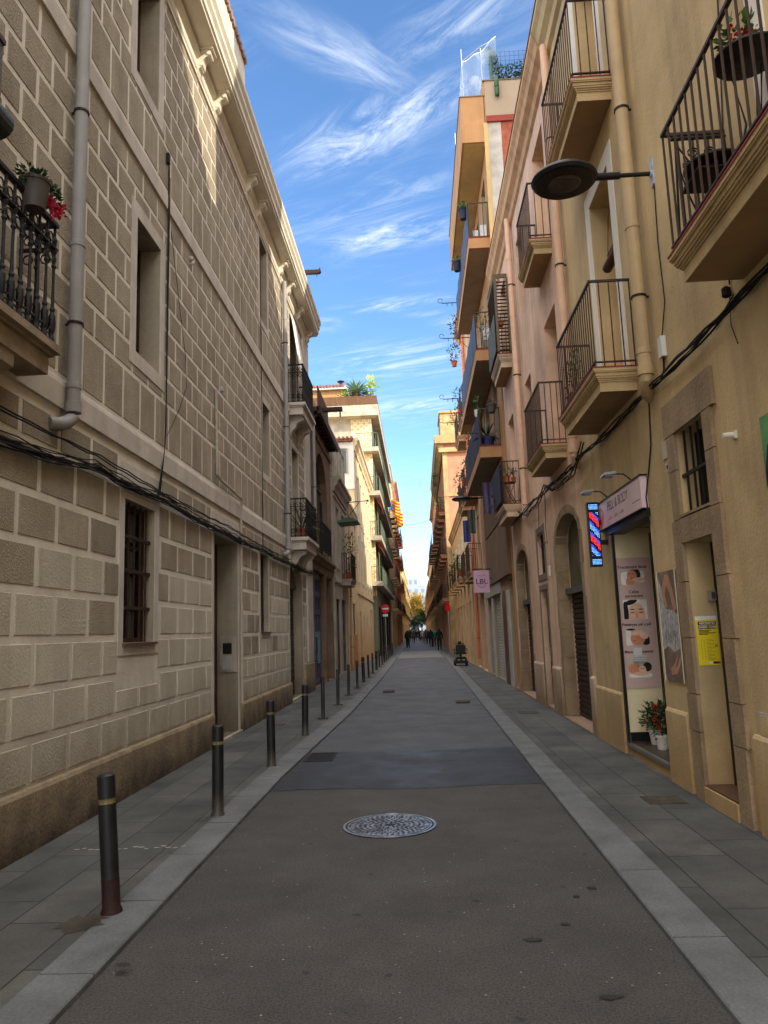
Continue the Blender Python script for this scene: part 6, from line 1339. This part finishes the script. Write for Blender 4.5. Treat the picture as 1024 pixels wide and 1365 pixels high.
# people
def person(label, x, y, h, coat, trousers, hair, face=1, stride=.16, bulk=1.0, bag=None):
    s = h/1.72; dirn = face
    J = dict(pel=(0, 0, .93), sp=(0, .01, 1.12), ch=(0, 0, 1.34), nk=(0, 0, 1.48), hd=(0, .02*dirn, 1.58), tp=(0, .01*dirn, 1.66),
        hl=(-.09, 0, .90), kl=(-.10, stride*.7, .50), al=(-.10, stride*.9, .09), tl=(-.10, stride*.9+.15*dirn, .035),
        hr=(.09, 0, .90), kr=(.10, -stride*.4, .49), ar=(.10, -stride*1.3, .10), tr=(.10, -stride*1.3+.15*dirn, .035),
        sl=(-.18, 0, 1.38), el=(-.24, -.05, 1.12), wl=(-.25, -.01, .88), fl=(-.25, .02, .78), sr=(.18, 0, 1.38), er=(.24, .05, 1.12), wr=(.25, .10, .90), fr=(.25, .13, .80))
    E = [('pel', 'sp'), ('sp', 'ch'), ('ch', 'nk'), ('nk', 'hd'), ('hd', 'tp'), ('pel', 'hl'), ('hl', 'kl'), ('kl', 'al'), ('al', 'tl'), ('pel', 'hr'), ('hr', 'kr'), ('kr', 'ar'), ('ar', 'tr'),
        ('ch', 'sl'), ('sl', 'el'), ('el', 'wl'), ('wl', 'fl'), ('ch', 'sr'), ('sr', 'er'), ('er', 'wr'), ('wr', 'fr')]
    Rr = dict(pel=.15, sp=.14, ch=.16, nk=.065, hd=.10, tp=.075, hl=.10, kl=.07, al=.048, tl=.04, hr=.10, kr=.07, ar=.048, tr=.04, sl=.075, el=.058, wl=.042, fl=.038, sr=.075, er=.058, wr=.042, fr=.038)
    names = list(J); me = bpy.data.meshes.new('person'); me.from_pydata([tuple(Vector(J[n])*s) for n in names], [(names.index(a), names.index(c)) for a, c in E], [])
    o = bpy.data.objects.new('tmp', me); COL.objects.link(o); md = o.modifiers.new('s', 'SKIN'); sv = me.skin_vertices[0].data
    for i, n in enumerate(names): r = Rr[n]*s*(bulk if n in ('pel', 'sp', 'ch', 'sl', 'sr', 'el', 'er') else 1); sv[i].radius = (r, r*.8 if n in ('pel', 'sp', 'ch') else r); sv[i].use_root = (n == 'pel')
    sb = o.modifiers.new('u', 'SUBSURF'); sb.levels = 1; sb.render_levels = 1
    dg = bpy.context.evaluated_depsgraph_get(); m2 = bpy.data.meshes.new_from_object(o.evaluated_get(dg)); bpy.data.objects.remove(o)
    m2.materials.clear(); Sk = mat('skin', (190, 140, 110), .6, .05)
    for m in (coat, trousers, Sk, hair): m2.materials.append(m)
    for p in m2.polygons:
        z_ = p.center.z/s; ay = p.center.y*dirn; ax = abs(p.center.x)/s
        p.material_index = (3 if z_ > 1.62 or ay < 0.01 else 2) if z_ > 1.50 else (2 if (ax > .2 and z_ < .87) else (0 if z_ > .84 else (1 if z_ > .10 else 3))); p.use_smooth = True
    o = bpy.data.objects.new('person', m2); COL.objects.link(o); o.location = (x, y, 0 if kl(y) < x < kr(y) else PZ); ROOT[o] = Vector(o.location)
    tag(o, label, 'person', 'people walking far down the street'); return o
Cb = mat('black_coat', (22, 22, 26), .8, .1); Cn = mat('navy_coat', (30, 34, 52), .8, .1); Cg = mat('green_jacket', (40, 140, 70), .7, .1); Cgr = mat('grey_coat', (84, 80, 78), .8, .1); Tj = mat('dark_jeans', (34, 38, 50), .85, .1); Hb = mat('dark_brown_hair', (34, 24, 20), .8, .1); Cl = mat('pale_jumper', (190, 182, 170), .8, .05); Cr = mat('maroon_coat', (92, 34, 38), .8)
person('person in black coat walking away, nearest of the far group at the right kerb', 1.42, 58, 1.68, Cb, Tj, Hb, 1, .18)
person('person in navy coat walking in the road left of the one in black', .98, 72, 1.70, Cn, Cb, Hb, 1, .15)
person('person in green jacket between two dark coated people', 1.28, 73, 1.68, Cg, Tj, Hb, -1, .1, 1.25)
person('person in grey coat in the road behind the navy coat', .62, 88, 1.72, Cgr, Tj, Hb, 1)
person('person with pale jumper in the distant group', .3, 96, 1.66, Cl, Tj, Hb, -1)
person('person in maroon coat in the distant group by the right kerb', .95, 92, 1.66, Cr, Cb, Hb, -1)
person('person in black walking at the left side of the road far away', -1.15, 72, 1.68, Cb, Cb, Hb, 1)
person('person in dark coat just behind at the far left kerb', -1.35, 80, 1.72, Cn, Cb, Hb, -1)
person('person in grey near the left kerb beyond the dark coats', -.85, 98, 1.7, Cgr, Cb, Hb, 1)
person('distant person in black in the middle of the road', -.1, 110, 1.72, Cb, Tj, Hb, 1)
person('distant person in navy left of the middle of the road', -.7, 112, 1.7, Cn, Tj, Hb, 1)
person('distant person in black close to the van', .2, 122, 1.75, Cb, Cb, Hb, -1)
person('distant broad person in a black coat on the right of the road', .75, 112, 1.75, Cb, Cb, Hb, -1, .1, 1.2)
person('distant person in dark coat on the far left kerb', -1.45, 108, 1.75, Cb, Cb, Hb, 1)

# trees at the end of the street
def tree(label, x, y, h, r, lm, n, size, trunk_h):
    t = thing('street_tree', label, 'tree', (x, y, 0)); b = MB(); b.tube([(x, y, 0), (x+.1, y, trunk_h*.5), (x, y, trunk_h)], .25, 8, r1=.16)
    for k in range(7):
        a = k*.9; b.tube([(x, y, trunk_h*.9), (x+r*.35*math.cos(a), y+r*.35*math.sin(a), trunk_h+(h-trunk_h)*.35), (x+r*.7*math.cos(a), y+r*.7*math.sin(a), trunk_h+(h-trunk_h)*(.45+.08*k/2))], .12, 6, r1=.03)
    b.build('trunk', M_stem, t); b = MB()
    for k in range(11):
        a = random.random()*6.28; q = random.uniform(.2, .75)*r; zz = trunk_h+(h-trunk_h)*random.uniform(.15, .85); foliage(b, (x+q*math.cos(a), y+q*math.sin(a), zz), (r*.45, r*.45, (h-trunk_h)*.24), n//11, size)
    b.build('crown', lm, t)
tree('autumn yellow tree at the end of the street', -.6, 275, 15, 3.2, M_leafyl, 2200, .75, 4)
tree('second yellow tree behind on the left at the street end', -2.6, 284, 13, 3, M_leafyl, 1500, .8, 4)
tree('dark green tree low in the middle at the street end', .6, 235, 7.5, 2.0, M_leafdk, 1500, .5, 2.2)
tree('small dark green tree by the left kerb at the street end', -1.6, 228, 6, 1.7, M_leafdk, 1200, .45, 2.0)
# hill with pale buildings far behind
b = MB(); n = 40; b.V = []; 
for i in range(n+1):
    for j in range(9):
        xx = -420+840*i/n; yy = 420+120*j; b.V.append((xx, yy, (0 if j == 0 else 7*j+5*math.sin(i*.7+j)+3*math.sin(i*1.9))*math.exp(-((xx)/380)**2)-1))
for i in range(n):
    for j in range(8): b.F.append((i*9+j, (i+1)*9+j, (i+1)*9+j+1, i*9+j+1)); b.M.append(0)
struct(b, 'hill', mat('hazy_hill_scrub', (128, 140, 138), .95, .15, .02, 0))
def hillhouse(label, x0, x1, y, z0, z1, m, cols, rows):
    t = thing('hillside_building', label, 'building', ((x0+x1)/2, y, z0)); b = MB(); b.box(x0, x1, y, y+20, z0-6, z1); b.build('wall', m, t)
    for i in range(cols):
        for j in range(rows):
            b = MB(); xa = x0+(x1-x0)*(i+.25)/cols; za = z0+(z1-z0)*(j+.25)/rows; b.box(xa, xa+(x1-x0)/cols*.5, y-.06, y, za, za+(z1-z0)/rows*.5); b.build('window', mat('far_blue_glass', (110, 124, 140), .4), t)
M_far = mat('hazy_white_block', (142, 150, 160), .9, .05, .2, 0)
hillhouse('pale blue grey block with rows of windows closing the view at the street end', -8, 9, 330, 0, 20, M_far, 6, 6)
hillhouse('second pale block higher on the hill to the left', -14, 0, 420, 8, 30, M_far, 5, 5)
hillhouse('third pale block with flat roof up the hill to the right', 0, 14, 440, 8, 27, M_far, 5, 4)

# ================================================= CAMERA, SUN AND SKY
cam = bpy.data.cameras.new('camera'); co = bpy.data.objects.new('camera', cam); COL.objects.link(co); scn.camera = co
fw = Vector((48, -157.5, 1015)).normalized(); up = Vector((-232, 6470, 1015)); up = (up-fw*up.dot(fw)).normalized(); rt = up.cross(fw)
if rt.x < 0: rt = -rt
# rows of the world frame in camera axes (x right, y up, z forward) -> camera rotation
Rw = Matrix(((rt.x, rt.y, -rt.z), (fw.x, fw.y, -fw.z), (up.x, up.y, -up.z)))
co.matrix_world = Matrix.Translation((0, 0, 1.6)) @ Rw.to_4x4()
cam.sensor_fit = 'VERTICAL'; cam.sensor_height = 24; cam.lens = 1015/1365*24; cam.clip_end = 5000; cam.clip_start = .05

EL, PHI = R(28), R(56)     # sun height; angle off the street axis, behind the camera on the right
sd = Vector((math.sin(PHI)*math.cos(EL), -math.cos(PHI)*math.cos(EL), math.sin(EL)))
sun = bpy.data.lights.new('sun', 'SUN'); sun.energy = 2.0; sun.angle = R(.55); sun.color = (1, .90, .74); so = bpy.data.objects.new('sun', sun); COL.objects.link(so)
so.rotation_euler = sd.to_track_quat('Z', 'Y').to_euler()
wld = bpy.data.worlds.new('World'); scn.world = wld; wld.use_nodes = True; nt = wld.node_tree; N = nt.nodes; L = nt.links; N.clear()
ow = N.new('ShaderNodeOutputWorld'); bg = N.new('ShaderNodeBackground'); L.new(bg.outputs[0], ow.inputs[0]); bg.inputs[1].default_value = .115
sk = N.new('ShaderNodeTexSky'); sk.sky_type = 'NISHITA'; sk.sun_disc = False; sk.sun_elevation = EL; sk.sun_rotation = math.atan2(sd.x, sd.y); sk.air_density = .8; sk.dust_density = .2; sk.ozone_density = 2.4
hsv = N.new('ShaderNodeHueSaturation'); hsv.inputs['Saturation'].default_value = 1.12; L.new(sk.outputs[0], hsv.inputs['Color'])
tc = N.new('ShaderNodeTexCoord'); sp = N.new('ShaderNodeSeparateXYZ'); L.new(tc.outputs['Generated'], sp.inputs[0])
def mth(op, a, b_=None, c=None):
    n = N.new('ShaderNodeMath'); n.operation = op
    for i, v in enumerate((a, b_, c)):
        if v is None: continue
        if isinstance(v, (int, float)): n.inputs[i].default_value = v
        else: L.new(v, n.inputs[i])
    return n.outputs[0]
zc = mth('MAXIMUM', sp.outputs[2], .03); U = mth('DIVIDE', sp.outputs[0], zc); V = mth('DIVIDE', sp.outputs[1], zc)
cb = N.new('ShaderNodeCombineXYZ'); L.new(U, cb.inputs[0]); L.new(V, cb.inputs[1])
def rot_noise(ang, sx, sy, scale, det=8, off=(0, 0, 0), dist=.8, ro=.62):
    mp = N.new('ShaderNodeMapping'); mp.vector_type = 'TEXTURE'; mp.inputs['Rotation'].default_value = (0, 0, ang); mp.inputs['Scale'].default_value = (sx, sy, 1); mp.inputs['Location'].default_value = off
    L.new(cb.outputs[0], mp.inputs['Vector']); n = N.new('ShaderNodeTexNoise'); n.inputs['Scale'].default_value = scale; n.inputs['Detail'].default_value = det; n.inputs['Roughness'].default_value = ro; n.inputs['Distortion'].default_value = dist
    L.new(mp.outputs[0], n.inputs['Vector']); return n.outputs['Fac']
def rng(i, a, b_, c, d):
    r = N.new('ShaderNodeMapRange'); r.interpolation_type = 'SMOOTHSTEP'; r.inputs[1].default_value = a; r.inputs[2].default_value = b_; r.inputs[3].default_value = c; r.inputs[4].default_value = d; L.new(i, r.inputs[0]); return r.outputs[0]
fib = rot_noise(R(38), 1.0, .22, 3.2)
fib2 = rot_noise(R(20), 1.0, .18, 7.0, off=(3, 1, 0))
def band(u, v, ru, rv, ang, amt):   # soft elongated patch of cirrus at a place in the sky
    mp = N.new('ShaderNodeMapping'); mp.vector_type = 'TEXTURE'; mp.inputs['Location'].default_value = (u, v, 0); mp.inputs['Rotation'].default_value = (0, 0, ang); mp.inputs['Scale'].default_value = (ru, rv, 1); L.new(cb.outputs[0], mp.inputs['Vector'])
    ln = N.new('ShaderNodeVectorMath'); ln.operation = 'LENGTH'; L.new(mp.outputs[0], ln.inputs[0]); return rng(ln.outputs['Value'], .0, 1.0, amt, 0)
CL_BANDS = []
fib = rot_noise(R(-40), .30, .09, 1.0, ro=.72, dist=1.2); fib2 = rot_noise(R(-22), .45, .13, 1.0, off=(3, 1, 0), ro=.72, dist=1.4)
tot = None
for k, a in enumerate([(-.05, 1.40, .38, .13, R(-30), 1.0), (-.09, 1.19, .25, .09, R(40), .6), (.10, 1.13, .24, .10, R(-32), .6), (-.02, 1.80, .32, .14, R(-18), 1.0), (-.03, 2.23, .28, .08, R(-8), .9), (.0, 2.75, .6, .32, 0, .8), (.06, 3.35, .6, .25, 0, 1.0), (-.3, 2.35, .16, .12, 0, .6), (0, 5.5, 1.6, 1.6, 0, .3)]):
    q = band(*a); ff = fib if k in (0, 2) else (rot_noise(R(46), .35, .09, 1.0, off=(1, 5, 0), ro=.7, dist=1) if k == 1 else fib2)
    q = mth('MULTIPLY', q, rng(ff, .38, .78, 0, 1)); tot = q if tot is None else mth('MAXIMUM', tot, q)
wide = mth('MULTIPLY', rng(fib2, .42, .8, 0, .42), rng(rot_noise(0, 1, 1, .9, 3, off=(7, 2, 0)), .45, .65, 0, 1))
tot = mth('MAXIMUM', tot, wide)
tot = mth('MINIMUM', tot, .92); tot = mth('MULTIPLY', tot, rng(sp.outputs[2], .0, .12, .2, 1))
mxc = N.new('ShaderNodeMix'); mxc.data_type = 'RGBA'; L.new(tot, mxc.inputs['Factor']); L.new(hsv.outputs[0], mxc.inputs['A']); mxc.inputs['B'].default_value = (3.5, 3.8, 4.2, 1)
# bright veil added in the unseen sky overhead and behind, lighting the shaded street
l2 = N.new('ShaderNodeVectorMath'); l2.operation = 'LENGTH'; L.new(cb.outputs[0], l2.inputs[0])
over = rng(l2.outputs['Value'], .62, .98, 1, 0); beh = rng(V, -.9, .1, 1, 0)
veil = mth('MULTIPLY', mth('MAXIMUM', over, beh), rng(fib2, .25, .7, .45, .85))
mx2 = N.new('ShaderNodeMix'); mx2.data_type = 'RGBA'; L.new(veil, mx2.inputs['Factor']); L.new(mxc.outputs['Result'], mx2.inputs['A']); mx2.inputs['B'].default_value = (15, 14.7, 14.2, 1)
L.new(mx2.outputs['Result'], bg.inputs[0])
vs = scn.view_settings; scn.display_settings.display_device = 'sRGB'; vs.view_transform = 'Standard'; vs.look = 'None'; vs.gamma = 1; vs.use_curve_mapping = False; vs.exposure = 1.62
scn.render.engine = 'CYCLES'; scn.cycles.use_denoising = True; scn.cycles.max_bounces = 8; scn.cycles.diffuse_bounces = 5; scn.cycles.transparent_max_bounces = 8; scn.cycles.sample_clamp_indirect = 6
